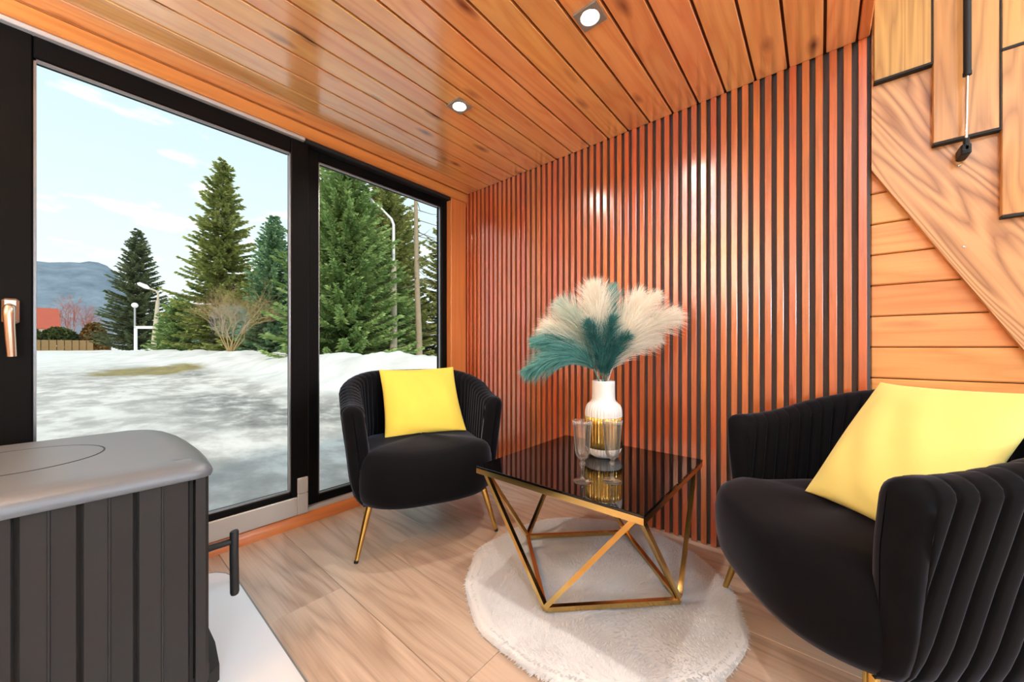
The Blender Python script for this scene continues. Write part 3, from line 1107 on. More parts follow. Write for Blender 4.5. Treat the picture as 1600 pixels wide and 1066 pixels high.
armchair((1.104, 1.525, 0), math.radians(155.2), 'black velvet tub armchair with pleated back in the corner by the window')
armchair((1.376, -0.094, 0), math.radians(33.5), 'black velvet tub armchair in the foreground beneath the stowed stairs')


def cushion(bl, u, v, w_, h_, mat, label, bulge=0.062, seed=1, off=0.0):
    """knife-edge cushion: bl lower-left corner, u and v unit vectors along its width and height"""
    u, v = Vector(u).normalized(), Vector(v)
    v = (v - u * v.dot(u)).normalized()
    nrm = u.cross(v)
    N_ = 36
    rnd = random.Random(seed)
    ph = [rnd.uniform(0, 6.28) for _ in range(8)]
    V, Fc = [], []
    for side in (1, -1):
        for i in range(N_ + 1):
            for j in range(N_ + 1):
                a, b = 2 * i / N_ - 1, 2 * j / N_ - 1
                a, b = math.sin(a * PI / 2 * 0.92) / math.sin(PI / 2 * 0.92), math.sin(b * PI / 2 * 0.92) / math.sin(PI / 2 * 0.92)
                ea, eb = 1 - a * a, 1 - b * b
                t = bulge * (max(ea, 0) ** 0.55) * (max(eb, 0) ** 0.55)
                # seams pull in between the corners
                x = a * (1 - 0.055 * eb)
                y = b * (1 - 0.055 * ea)
                wr = 0.0035 * math.sin(9 * a + 5 * b + ph[0]) * ea * eb + 0.004 * math.sin(16 * (abs(a) + 0.15 * b) + ph[1]) * (abs(a) ** 3) * ea ** .5 * eb ** .5
                wr += 0.004 * math.sin(15 * b + 3 * a + ph[2]) * (abs(b) ** 3) * eb ** .5 * ea ** .5
                p = u * (x * w_ / 2) + v * (y * h_ / 2) + nrm * (side * t + wr)
                V.append(p)
    m1 = (N_ + 1) ** 2
    for side in (0, 1):
        for i in range(N_):
            for j in range(N_):
                q = [i * (N_ + 1) + j, (i + 1) * (N_ + 1) + j, (i + 1) * (N_ + 1) + j + 1, i * (N_ + 1) + j + 1]
                q = [k + side * m1 for k in q]
                Fc.append(tuple(q) if side == 0 else tuple(reversed(q)))
    o_ = MB().add(V, Fc).build('throw_cushion', mat, smooth='all')
    # weld the seam
    import bmesh
    bm = bmesh.new()
    bm.from_mesh(o_.data)
    bmesh.ops.remove_doubles(bm, verts=bm.verts, dist=0.0004)
    bm.to_mesh(o_.data)
    bm.free()
    o_.location = Vector(bl) + u * w_ / 2 + v * h_ / 2 + nrm * off
    tag(o_, label, 'cushion', 'yellow cushions on the armchairs')
    return o_


cushion((0.945, 1.60, 0.436), (0.908, -0.42, 0.015), (0.10, 0.21, 0.32), 0.41, 0.40, M['yellow'], 'plain yellow square cushion leaning in the armchair by the window', 0.055, 3)
cushion((1.40, 0.037, 0.450), (-0.80, -0.60, 0.03), (0.149, -0.166, 0.326), 0.37, 0.395, M['yellow_pale'], 'pale yellow cushion in the foreground armchair, cut by the picture edge', 0.058, 5)

# ------------------------------------------------------------------ rug
RC, RR = Vector((1.262, 0.655, 0)), 0.485
rug = empty('round_rug', (RC.x, RC.y, 0))
tag(rug, 'round off-white faux fur rug on the floor under the coffee table', 'rug')
rg = random.Random(4)
rph = [rg.uniform(0, 6.28) for _ in range(12)]


def rug_r(a):
    return RR * (1 + 0.010 * math.sin(3 * a + rph[0]) + 0.008 * math.sin(7 * a + rph[1]) + 0.006 * math.sin(13 * a + rph[2]))


def rug_z(x, y):
    f_ = 0.0022 * math.sin(14 * x + 9 * y + rph[3]) + 0.002 * math.sin(-11 * x + 19 * y + rph[4]) + 0.0012 * math.sin(37 * x + 5 * y + rph[5]) + 0.0012 * math.sin(4 * x - 41 * y + rph[6])
    f_ += -0.004 * math.exp(-((0.55 * x + 0.83 * y + 0.20 + 0.02 * math.sin(9 * x)) / 0.012) ** 2)
    return f_


na, nr = 180, 40
V, Fc = [(0, 0, 0.02)], []
for i in range(1, nr + 1):
    t = i / nr
    for k in range(na):
        a = 2 * PI * k / na
        r_ = rug_r(a) * (t ** 0.9)
        x, y = r_ * math.cos(a), r_ * math.sin(a)
        e_ = math.sqrt(max(0, 1 - ((t - 0.86) / 0.14) ** 2)) if t > 0.86 else 1
        V.append((x, y, 0.003 + 0.015 * e_ + rug_z(x, y) * e_))
for k in range(na):
    Fc.append((0, 1 + k, 1 + (k + 1) % na))
for i in range(nr - 1):
    for k in range(na):
        k2 = (k + 1) % na
        Fc.append((1 + i * na + k, 1 + (i + 1) * na + k, 1 + (i + 1) * na + k2, 1 + i * na + k2))
MB().add(V, Fc).build('backing', M['rug'], rug, smooth='all')
rs = np.random.RandomState(3)
nb = 42000
rad = np.sqrt(rs.rand(nb)) * 1.0
aa = rs.rand(nb) * 2 * PI
rr_ = np.array([rug_r(a) for a in aa]) * rad
bx, by = rr_ * np.cos(aa), rr_ * np.sin(aa)
ed = np.where(rad > 0.86, np.sqrt(np.clip(1 - ((rad - 0.86) / 0.14) ** 2, 0, 1)), 1)
bz = 0.002 + 0.014 * ed + np.array([rug_z(x, y) for x, y in zip(bx, by)]) * ed
swirl = 2.2 * np.sin(7 * bx + 3 * by) + 2 * np.sin(5 * by - 4 * bx) + rs.randn(nb) * 0.7
out = np.stack([np.cos(aa), np.sin(aa)], 1) * (rad > 0.93)[:, None] * 1.0
hx, hy = np.cos(swirl) + out[:, 0] * 1.5, np.sin(swirl) + out[:, 1] * 1.5
ln = 0.009 + 0.006 * rs.rand(nb)
ln = np.where(rad > 0.93, ln * 0.6, ln)
base = np.stack([bx, by, bz], 1)
tip = base + np.stack([hx * ln * 0.75, hy * ln * 0.75, np.where(rad > 0.95, 0.0, 1) * ln * 0.5], 1)
sd = np.stack([-hy, hx, 0 * hx], 1) * 0.0011
q = np.stack([base - sd, base + sd, tip + sd * 0.3, tip - sd * 0.3], 1)
q[:, :, 2] = np.maximum(q[:, :, 2], 0.002)
pile = quads_object('pile', q, M['rug'], rug)
pile['kind'] = 'stuff'

# ------------------------------------------------------------------ coffee table
TC = Vector((1.300, 0.685, 0))
TZ = 0.4275
table = empty('coffee_table', TC)
tag(table, 'square black glass coffee table on a geometric gold rod frame', 'table')
HS = 0.322
MB().box(-HS, HS, -HS, HS, TZ - 0.008, TZ, 0.0015).build('glass_top', M['black_glass'], table)
rz0 = 0.0245
fw = 0.016
for (a, b) in (((-1, -1), (1, -1)), ((1, -1), (1, 1)), ((1, 1), (-1, 1)), ((-1, 1), (-1, -1))):
    e_ = HS - fw / 2 - 0.001
    p0, p1 = Vector((a[0] * e_, a[1] * e_, TZ - 0.018)), Vector((b[0] * e_, b[1] * e_, TZ - 0.018))
    t_ = (p1 - p0).normalized()
    MB().bar(p0 - t_ * fw / 2, p1 + t_ * (-fw / 2), fw, 0.019).build('top_rail', M['gold'], table)
DB = 0.322
bot = [Vector((-DB, 0, 0.030)), Vector((0, -DB, 0.030)), Vector((DB, 0, 0.030)), Vector((0, DB, 0.030))]
for k in range(4):
    p0, p1 = bot[k], bot[(k + 1) % 4]
    MB().bar(p0, p1, 0.016).build('floor_rail', M['gold'], table)
ec = HS - 0.022
tops = {0: (-ec, -ec), 1: (ec, -ec), 2: (ec, ec), 3: (-ec, ec)}
# the corner (-,-) stands between bottom corners (-x) and (-y)
links_ = {0: (0, 1), 1: (1, 2), 2: (2, 3), 3: (3, 0)}
for c_, (x, y) in tops.items():
    for b_ in links_[c_]:
        q0 = bot[b_]
        q1 = Vector((x, y, TZ - 0.027))
        sh_ = (q0 - q1)
        sh_.z = 0
        off_ = sh_.normalized() * 0.012
        MB().bar(q0 + Vector((0, 0, 0.004)), q1 + off_, 0.015).build('leg_rod', M['gold'], table)

# ------------------------------------------------------------------ wine glasses
gprof = [(0.0005, 0.0), (0.030, 0.0), (0.0315, 0.0012), (0.030, 0.0024), (0.018, 0.0050), (0.008, 0.0085), (0.0048, 0.014), (0.0042, 0.026), (0.0046, 0.040), (0.0052, 0.048),
         (0.0095, 0.054), (0.0105, 0.058), (0.0092, 0.062), (0.0058, 0.067), (0.0062, 0.071), (0.0105, 0.0755), (0.0185, 0.083), (0.0225, 0.092), (0.0245, 0.105), (0.0268, 0.135), (0.0292, 0.165), (0.0318, 0.190), (0.0335, 0.203),
         (0.0338, 0.2045), (0.0328, 0.2048), (0.0308, 0.190), (0.0282, 0.165), (0.0257, 0.135), (0.0233, 0.105), (0.0208, 0.093), (0.0165, 0.085), (0.009, 0.0795), (0.0005, 0.078)]


def facets(a, z):
    return 0.022 * math.cos(8 * a) * max(0, min(1, (z - 0.075) / 0.03)) * max(0, min(1, (0.205 - z) / 0.05))


gm = MB().lathe(gprof, 64, rmod=facets)
gmesh = gm.mesh('wine_glass', M['glass'], 'all')
for (x, y), lab in (((1.098, 0.616), 'clear stemmed wine glass on the coffee table, farther from the vase side, left one'), ((1.166, 0.540), 'clear stemmed wine glass on the coffee table, right of the other glass')):
    o = bpy.data.objects.new('wine_glass', gmesh)
    COL.objects.link(o)
    o.location = (x, y, TZ + 0.0003)
    tag(o, lab, 'glass', 'wine glasses on the coffee table')
bpy.data.objects['wine_glass']['label'] = 'clear stemmed wine glass on the coffee table, the left of the two'

# ------------------------------------------------------------------ vase
VC = Vector((1.415, 0.695, TZ + 0.0003))
vase = empty('vase', VC)
tag(vase, 'white fluted porcelain vase with a gold band, holding dried pampas plumes', 'vase')


def flute(a, z):
    return 0.018 * math.cos(36 * a) * max(0, min(1, (0.235 - z) / 0.02)) * max(0.15, min(1, z / 0.02))


body = [(0.001, 0.0), (0.046, 0.0), (0.050, 0.002), (0.060, 0.010), (0.069, 0.024), (0.0735, 0.040), (0.0745, 0.044)]
body2 = [(0.0745, 0.162), (0.0745, 0.172), (0.0742, 0.190), (0.072, 0.202), (0.067, 0.213), (0.058, 0.222), (0.051, 0.229), (0.0475, 0.238), (0.0468, 0.260), (0.0468, 0.300), (0.0465, 0.312),
         (0.0455, 0.3135), (0.0440, 0.312), (0.0438, 0.26), (0.0438, 0.24), (0.030, 0.238), (0.001, 0.238)]
MB().lathe(body, 216, rmod=flute).build('foot_body', M['porcelain'], vase, smooth=60)
MB().lathe(body2, 216, rmod=flute, close=False).build('neck_body', M['porcelain'], vase, smooth=60)
band = [(0.0742, 0.041), (0.0752, 0.042), (0.0757, 0.07), (0.0759, 0.10), (0.0757, 0.14), (0.0752, 0.166), (0.0742, 0.167)]
MB().lathe(band, 216, rmod=lambda a, z: 0.022 * math.cos(36 * a), close=False).build('gold_band', M['gold_dark'], vase, smooth=60)

# ------------------------------------------------------------------ pampas plumes
Rv = Vector((math.sin(math.radians(40.2)), -math.cos(math.radians(40.2)), 0))
Fv = Vector((math.cos(math.radians(40.2)), math.sin(math.radians(40.2)), 0))


def plume(tip, depth, mat, label, sag=0.0, start=0.28, width=0.055, n=1300, seed=0, taper=0.8):
    n = int(n * 1.7)
    start = start * (0.2 if mat is M['teal_dark'] else 0.5)
    n = int(n * (0.55 if mat is M['teal_dark'] else 1.0))
    """tip: metres right / up of the vase mouth; depth: metres away from the viewer"""
    rs_ = np.random.RandomState(seed)
    mouth = VC + Vector((0, 0, 0.300))
    T = mouth + Rv * tip[0] + Fv * depth + Vector((0, 0, tip[1]))
    a0 = Rv * (0.022 * max(-1, min(1, tip[0] / 0.2))) + Fv * (0.02 * max(-1, min(1, depth / 0.1)))
    B = VC + a0 * -0.6 + Vector((0, 0, 0.245))
    Mth = mouth + a0 + Vector((0, 0, 0.02))
    L_ = (T - Mth).length
    ctrl = Mth + Vector((0, 0, 1)) * L_ * (0.42 + sag) + (T - Mth) * 0.22

    def pt(t):
        return Mth * (1 - t) ** 2 + ctrl * 2 * t * (1 - t) + T * t * t
    r = empty('pampas_stem', VC + Vector((0, 0, 0.245)))
    tag(r, label, 'dried plume', 'dried pampas plumes in the vase')
    O = r.location
    sp_ = [B - O] + [pt(t) - O for t in np.linspace(0, 0.85, 12)]
    MB().tube(sp_, [0.0022] + list(np.linspace(0.0022, 0.0007, 12)), 6).build('stem', mat, r, smooth=True)
    Q = []
    for i in range(n):
        t = start + (1 - start) * rs_.rand() ** 0.85
        p = pt(t)
        tg = (pt(min(1, t + 0.02)) - pt(t - 0.02)).normalized()
        s_ = (t - start) / (1 - start)
        rnd_ = Vector(rs_.randn(3))
        side = (rnd_ - tg * rnd_.dot(tg)).normalized()
        env = (math.sin(PI * min(1, (s_ * 0.86 + 0.14)) ** 0.8)) ** 0.7
        ll = width * (0.4 + 0.95 * rs_.rand()) * (0.25 + env)
        spread_ = 0.25 + 0.75 * rs_.rand()
        d0 = (tg * 1.0 + side * spread_).normalized()
        p1 = p + d0 * ll * 0.5
        d1 = (d0 + tg * 0.25 + Vector((0, 0, -0.22))).normalized()
        p2 = p1 + d1 * ll * 0.55
        d2 = (d1 + Vector((0, 0, -0.3))).normalized()
        p3 = p2 + d2 * ll * 0.35
        wv = d0.cross(Vector(rs_.randn(3))).normalized()
        ws = (0.0008, 0.0007, 0.0005, 0.0001)
        P_ = (p, p1, p2, p3)
        for k in range(3):
            Q.append([P_[k] - wv * ws[k] - O, P_[k] + wv * ws[k] - O, P_[k + 1] + wv * ws[k + 1] - O, P_[k + 1] - wv * ws[k + 1] - O])
    quads_object('plume', np.array([[list(v_) for v_ in q_] for q_ in Q]), mat, r)
    return r


plume((-0.325, 0.045), -0.03, M['teal'], 'teal pampas plume drooping lowest, farthest to the left', 0.12, 0.25, 0.075, 1700, 11)
plume((-0.285, 0.175), 0.03, M['teal'], 'teal pampas plume reaching left, just above the lowest one', 0.02, 0.28, 0.07, 1500, 12)
plume((-0.225, 0.235), 0.05, M['cream'], 'cream pampas plume leaning left above the teal ones', 0.0, 0.35, 0.085, 1500, 13)
plume((-0.175, 0.335), 0.02, M['mist'], 'pale misty plume reaching up and left', -0.05, 0.38, 0.075, 1300, 14)
plume((-0.075, 0.25), -0.06, M['teal_dark'], 'short dark teal plume in front, leaning left', -0.05, 0.2, 0.055, 1300, 15)
plume((-0.035, 0.405), 0.02, M['cream'], 'tall cream plume standing upright in the middle', -0.15, 0.36, 0.085, 1900, 16)
plume((0.055, 0.415), 0.06, M['teal'], 'tall grey-teal plume standing upright behind the middle', -0.15, 0.30, 0.06, 1200, 17)
plume((0.025, 0.27), -0.06, M['teal_dark'], 'short dark teal plume in front, nearly upright', -0.1, 0.2, 0.05, 1200, 18)
plume((0.085, 0.20), -0.05, M['teal_dark'], 'short dark teal plume in front, leaning right', -0.05, 0.22, 0.048, 1000, 19)
plume((0.165, 0.375), 0.03, M['cream'], 'cream plume reaching up and right', -0.1, 0.36, 0.075, 1500, 20)
plume((0.215, 0.365), -0.03, M['cream'], 'slender cream plume just right of the upper right one', -0.08, 0.45, 0.06, 1000, 21)
plume((0.305, 0.285), 0.0, M['cream'], 'cream plume arching farthest to the right', -0.02, 0.36, 0.08, 1600, 22)
plume((0.235, 0.19), 0.02, M['cream'], 'cream plume lowest on the right side', -0.02, 0.32, 0.06, 1200, 23)

# ------------------------------------------------------------------ outdoors: ground
GZ = -0.40
G_RND = np.random.RandomState(21)


def vnoise(x, y, seed=0):
    """smooth value noise on arrays"""
    xi, yi = np.floor(x).astype(np.int64), np.floor(y).astype(np.int64)
    xf, yf = x - xi, y - yi

    def hsh(a, b):
        h_ = (a * 374761393 + b * 668265263 + seed * 974711) & 0xFFFFFFFF
        h_ = ((h_ ^ (h_ >> 13)) * 1274126177) & 0xFFFFFFFF
        return ((h_ ^ (h_ >> 16)) & 0xFFFF) / 65535.0
    u, v = xf * xf * (3 - 2 * xf), yf * yf * (3 - 2 * yf)
    return (hsh(xi, yi) * (1 - u) + hsh(xi + 1, yi) * u) * (1 - v) + (hsh(xi, yi + 1) * (1 - u) + hsh(xi + 1, yi + 1) * u) * v


def fbm(x, y, o=4, seed=0):
    s, a, t = 0, 1.0, 0
    for i in range(o):
        s = s + a * vnoise(x * 2 ** i, y * 2 ** i, seed + i)
        t += a
        a *= 0.5
    return s / t


# the ploughed snow bank runs from beside the window out to the left
BANK = np.array([[9.5, 3.0], [7.4, 6.5], [5.9, 9.2], [5.7, 11.5], [6.6, 15.0], [7.2, 21.0], [6.2, 30.0], [5.4, 44.0], [4.0, 60.0]])
BANK_H = np.array([0.8, 0.95, 1.12, 0.98, 0.95, 0.92, 0.85, 0.8, 0.6])
BANK_W = np.array([1.6, 1.7, 1.9, 2.0, 2.6, 3.2, 4.0, 5.0, 5.0])


def bank_height(x, y):
    hgt = np.zeros_like(x)
    front = np.full_like(x, 1e9)
    for i in range(len(BANK) - 1):
        a, b = BANK[i], BANK[i + 1]
        dx, dy = b - a
        L2 = dx * dx + dy * dy
        t = np.clip(((x - a[0]) * dx + (y - a[1]) * dy) / L2, 0, 1)
        px_, py_ = a[0] + t * dx, a[1] + t * dy
        dist = np.hypot(x - px_, y - py_)
        w_ = BANK_W[i] * (1 - t) + BANK_W[i + 1] * t
        h_ = BANK_H[i] * (1 - t) + BANK_H[i + 1] * t
        hgt = np.maximum(hgt, h_ * np.exp(-(dist / w_) ** 2 * 1.4))
    return hgt


def ground_z(x, y):
    d_ = np.hypot(x, y)
    far = np.clip((d_ - 14) / 40, 0, 1)
    z = GZ + 0.30 * far + np.clip((d_ - 60) / 150, 0, 1) * 1.2
    lump = bank_height(x, y)
    z = z + lump * (0.70 + 0.6 * fbm(x * 1.1, y * 0.8, 4, 5))
    z = z + (fbm(x * 1.3, y * 1.3, 4, 9) - 0.5) * 0.07 * np.clip(d_ / 5, 0.3, 1) + (fbm(x * 0.25, y * 0.25, 3, 2) - 0.5) * 0.22 * np.clip((d_ - 6) / 10, 0, 1)
    # ruts of the icy drive
    z = np.where(y < 2.3, np.minimum(z, GZ - 0.06), z)
    return z


ang_ = np.radians(np.concatenate([np.arange(0, 36, 3.0), np.arange(36, 112, 0.4), np.arange(112, 360, 4.0)]))
rad_ = np.concatenate([np.array([0.3, 1.2]), 1.9 * 1.033 ** np.arange(0, 172)])
AA, RRr = np.meshgrid(ang_, rad_, indexing='ij')
gx, gy = AA * 0 + RRr * np.cos(AA), RRr * np.sin(AA)
gz = ground_z(gx, gy)
na_, nr_ = gx.shape
Vg = np.stack([gx, gy, gz], -1).reshape(-1, 3)
Fg = []
for i in range(na_):
    i2 = (i + 1) % na_
    for j in range(nr_ - 1):
        Fg.append((i * nr_ + j, i * nr_ + j + 1, i2 * nr_ + j + 1, i2 * nr_ + j))
me = bpy.data.meshes.new('ground')
me.from_pydata([tuple(p) for p in Vg], [], Fg)
me.polygons.foreach_set('use_smooth', [True] * len(me.polygons))
# what the ground is made of: red = icy drive, green = bare asphalt, blue = dead grass
bh = bank_height(gx, gy).reshape(-1)
xx, yy = gx.reshape(-1), gy.reshape(-1)
ddist = np.hypot(xx, yy)
# signed side of the bank: the drive lies on the near/left side
drive = np.clip((0.26 - bh) / 0.16, 0, 1) * np.clip((34 - ddist) / 10, 0, 1)
side_ = xx - np.interp(yy, BANK[:, 1], BANK[:, 0])
drive = drive * np.clip((0.6 - side_) / 0.8, 0, 1)
asp = np.clip((fbm(xx * 0.55 + 3.1, yy * 0.35, 4, 31) - 0.47) / 0.10, 0, 1) * drive
track = np.exp(-(((xx - 3.2 - 0.10 * (yy - 4)) / 0.8) ** 2)) * np.clip((11 - yy) / 4, 0, 1)
asp = np.clip(asp * np.clip((xx - 0.4) / 1.5, 0.15, 1) + track * np.clip((fbm(xx * 1.4, yy * 0.8, 4, 8) - 0.36) / 0.14, 0, 1) * drive, 0, 1)
gd = (xx * 0.97 - yy * 0.06)
grass = np.exp(-(((xx - 2.1) / 2.6) ** 2) - (((yy - 24.0) / 3.6) ** 2))
grass = np.clip((grass * (0.55 + 0.9 * fbm(xx * 1.1, yy * 0.8, 4, 55)) - 0.50) / 0.10, 0, 1)
colr = np.stack([drive, asp, grass, np.ones_like(asp)], -1).astype(np.float32)
at = me.color_attributes.new('cover', 'FLOAT_COLOR', 'POINT')
at.data.foreach_set('color', colr.reshape(-1))
gm_, nt, bs, out_n = new_mat('snowy_ground')
N, L = nt.nodes, nt.links
atn = N.new('ShaderNodeAttribute')
atn.attribute_name = 'cover'
spn = N.new('ShaderNodeSeparateColor')
L.new(atn.outputs['Color'], spn.inputs[0])
tcn = N.new('ShaderNodeTexCoord')


def g_noise(scale, detail, stretch=(1, 1, 1)):
    mp = N.new('ShaderNodeMapping')
    mp.inputs['Scale'].default_value = stretch
    mp.inputs['Rotation'].default_value = (0, 0, 0.35)
    L.new(tcn.outputs['Object'], mp.inputs['Vector'])
    n_ = N.new('ShaderNodeTexNoise')
    n_.inputs['Scale'].default_value = scale
    n_.inputs['Detail'].default_value = detail
    n_.inputs['Roughness'].default_value = 0.62
    L.new(mp.outputs[0], n_.inputs['Vector'])
    return n_.outputs['Fac']


def g_ramp(fac, stops):
    r_ = N.new('ShaderNodeValToRGB')
    els = r_.color_ramp.elements
    els[0].position, els[0].color = stops[0]
    els[1].position, els[1].color = stops[-1]
    for p_, c_ in stops[1:-1]:
        e_ = els.new(p_)
        e_.color = c_
    L.new(fac, r_.inputs['Fac'])
    return r_.outputs['Color']


def g_mix(f_, a, b):
    m_ = N.new('ShaderNodeMix')
    m_.data_type = 'RGBA'
    L.new(f_, m_.inputs['Factor'])
    L.new(a, m_.inputs['A'])
    L.new(b, m_.inputs['B'])
    return m_.outputs['Result']


snow_c = g_ramp(g_noise(0.8, 5), [(0.3, rgb(206, 203, 200)), (0.6, rgb(232, 229, 226))])
ice_c = g_ramp(g_noise(1.5, 7, (1.3, 0.7, 1)), [(0.33, rgb(166, 162, 158)), (0.45, rgb(188, 182, 176)), (0.55, rgb(218, 213, 207)), (0.7, rgb(234, 230, 225))])
asp_c = g_ramp(g_noise(2.6, 7, (1.3, 0.7, 1)), [(0.3, rgb(112, 109, 106)), (0.5, rgb(154, 150, 146)), (0.66, rgb(206, 203, 199))])
grs_c = g_ramp(g_noise(3.0, 5), [(0.3, rgb(112, 98, 52)), (0.7, rgb(172, 154, 96))])
c_ = g_mix(spn.outputs['Red'], snow_c, ice_c)
c_ = g_mix(spn.outputs['Green'], c_, asp_c)
c_ = g_mix(spn.outputs['Blue'], c_, grs_c)
L.new(c_, bs.inputs['Base Color'])
bs.inputs['Roughness'].default_value = 0.6
bs.inputs['Specular IOR Level'].default_value = 0.3
bp_ = N.new('ShaderNodeBump')
bp_.inputs['Strength'].default_value = 0.35
bp_.inputs['Distance'].default_value = 0.05
L.new(g_noise(3.5, 6, (1.2, 0.8, 1)), bp_.inputs['Height'])
L.new(bp_.outputs[0], bs.inputs['Normal'])
me.materials.append(gm_)
ground = bpy.data.objects.new('ground', me)
COL.objects.link(ground)
tag(ground, kind='structure')


def gzf(x, y):
    return float(ground_z(np.array([x]), np.array([y]))[0])


# ------------------------------------------------------------------ outdoors: hill
M['hill'] = leaf_mat('hazed_hill_forest', rgb(92, 110, 126), rgb(126, 142, 156), 0.02, 0.0)  # blue-grey distance haze is put into the forest colours
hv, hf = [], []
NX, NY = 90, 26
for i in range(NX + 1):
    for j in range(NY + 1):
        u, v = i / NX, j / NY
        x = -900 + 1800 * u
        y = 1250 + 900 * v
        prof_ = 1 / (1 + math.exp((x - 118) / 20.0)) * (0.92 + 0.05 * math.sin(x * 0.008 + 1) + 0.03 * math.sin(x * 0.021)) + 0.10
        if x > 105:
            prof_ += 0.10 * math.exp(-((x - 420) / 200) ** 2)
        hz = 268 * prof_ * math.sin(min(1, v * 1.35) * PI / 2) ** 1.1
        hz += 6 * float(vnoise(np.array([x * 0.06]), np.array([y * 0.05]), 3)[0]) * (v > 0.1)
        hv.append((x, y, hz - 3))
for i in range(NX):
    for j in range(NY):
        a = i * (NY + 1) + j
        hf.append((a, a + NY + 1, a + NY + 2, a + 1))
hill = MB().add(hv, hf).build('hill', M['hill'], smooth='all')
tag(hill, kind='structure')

# ------------------------------------------------------------------ outdoors: conifers
M['bark'] = plain('bark', rgb(94, 78, 64), 0.9, noise=0.3, nscale=6, bump=0.5, bscale=14)
M['fir_dark'] = leaf_mat('dark_fir', rgb(66, 84, 58), rgb(134, 142, 100), 0.7)
M['spruce_olive'] = leaf_mat('olive_spruce', rgb(92, 112, 50), rgb(188, 192, 114), 0.8)
M['fir_blue'] = leaf_mat('blue_green_fir', rgb(72, 118, 80), rgb(168, 200, 156), 0.9)
M['fir_green'] = leaf_mat('fresh_green_fir', rgb(82, 120, 60), rgb(182, 204, 132), 0.8)
M['fir_moss'] = leaf_mat('moss_green_fir', rgb(92, 112, 56), rgb(192, 192, 120), 0.7)


def conifer(name, loc, H, R, label, mat, seed, whorls=38, per=8, droop=0.25, tipup=0.22, clear=0.06, power=0.85, step=0.085, tw=0.30, tww=0.075, ragged=0.25, group='conifers outside the window'):
    rs_ = np.random.RandomState(seed)
    r = empty(name, loc)
    tag(r, label, 'tree', group)
    z_, rad2 = [], []
    MB().tube([(0, 0, -0.3), (0.02, 0, H * 0.3), (0, 0.02, H * 0.7), (0, 0, H * 0.985)], [H * 0.014 + 0.04, H * 0.011, H * 0.005, 0.01], 10).build('trunk', M['bark'], r, smooth=True)
    base_, dirv, wdt, ln_ = [], [], [], []
    bt = MB()
    for i in range(whorls):
        t = ((i + 0.5 * rs_.rand()) / whorls) ** 0.92
        z0 = H * (clear + (0.985 - clear) * t)
        Lb = (R * (1 - t) ** power) * (0.9 + 0.1 * math.sin(i)) + 0.10
        nb_ = max(4, int(per * (0.6 + 0.5 * (1 - t))))
        a0 = rs_.rand() * 6.28
        for k in range(nb_):
            az = a0 + 2 * PI * k / nb_ + rs_.randn() * 0.2
            Lk = Lb * (1 - ragged + 1.5 * ragged * rs_.rand())
            z0k = z0 + rs_.randn() * H / whorls * 0.4
            n_t = max(4, int(Lk / step))
            s = (np.arange(n_t) + rs_.rand(n_t)) / n_t
            s = np.clip(s, 0.08, 1)
            ca_, sa_ = math.cos(az), math.sin(az)
            dr = droop * (1 - 0.9 * t)
            pr = Lk * s
            pz = z0k - Lk * dr * s + Lk * tipup * s ** 2.5 + (Lk * 0.35 * t) * s
            slope = -dr + 2.5 * tipup * s ** 1.5 + 0.35 * t
            for sd_ in (-1, 1, 0):
                m_ = n_t
                ang2 = sd_ * (0.85 + 0.35 * rs_.rand(m_)) * (1 - 0.5 * s) if sd_ else rs_.randn(m_) * 0.35
                da = az + ang2
                dz_ = slope * 0.7 - 0.25 * rs_.rand(m_) + (0.0 if sd_ else -0.25)
                dv = np.stack([np.cos(da), np.sin(da), dz_], 1)
                dv /= np.linalg.norm(dv, axis=1)[:, None]
                L2 = tw * (0.6 + 0.8 * rs_.rand(m_)) * (1.15 - 0.55 * s) * min(1.0, 0.45 + Lk / 1.6)
                base_.append(np.stack([ca_ * pr, sa_ * pr, pz], 1))
                dirv.append(dv)
                ln_.append(L2)
                wdt.append(np.full(m_, tww) * (0.7 + 0.6 * rs_.rand(m_)))
            if Lk > 0.8:
                bt.tube([(0, 0, z0k), (ca_ * Lk * .5, sa_ * Lk * .5, z0k - Lk * dr * .5 + Lk * tipup * .5 ** 2.5 + Lk * .35 * t * .5), (ca_ * Lk * .95, sa_ * Lk * .95, z0k - Lk * dr * .95 + Lk * tipup * .88 + Lk * .35 * t * .95)], [0.03, 0.02, 0.008], 4, cap=False)
    bt.build('branches', M['bark'], r)['kind'] = 'stuff'
    Bq, Dq, Lq, Wq = np.concatenate(base_), np.concatenate(dirv), np.concatenate(ln_), np.concatenate(wdt)
    rnd_ = rs_.randn(len(Bq), 3) * np.array([1, 1, 0.6])
    wv = np.cross(Dq, rnd_)
    wv /= np.linalg.norm(wv, axis=1)[:, None] + 1e-9
    Wv = wv * Wq[:, None]
    md = Bq + Dq * (Lq * 0.45)[:, None] - np.array([0, 0, 1]) * (Lq * 0.05)[:, None]
    tp_ = Bq + Dq * Lq[:, None] - np.array([0, 0, 1]) * (Lq * 0.12)[:, None]
    q_ = np.stack([Bq, md + Wv * 0.5, tp_, md - Wv * 0.5], 1)
    fo_ = quads_object('foliage', q_, mat, r)
    fo_['kind'] = 'stuff'
    return r


def gp(x, y, dz=-0.1):
    return (x, y, gzf(x, y) + dz)


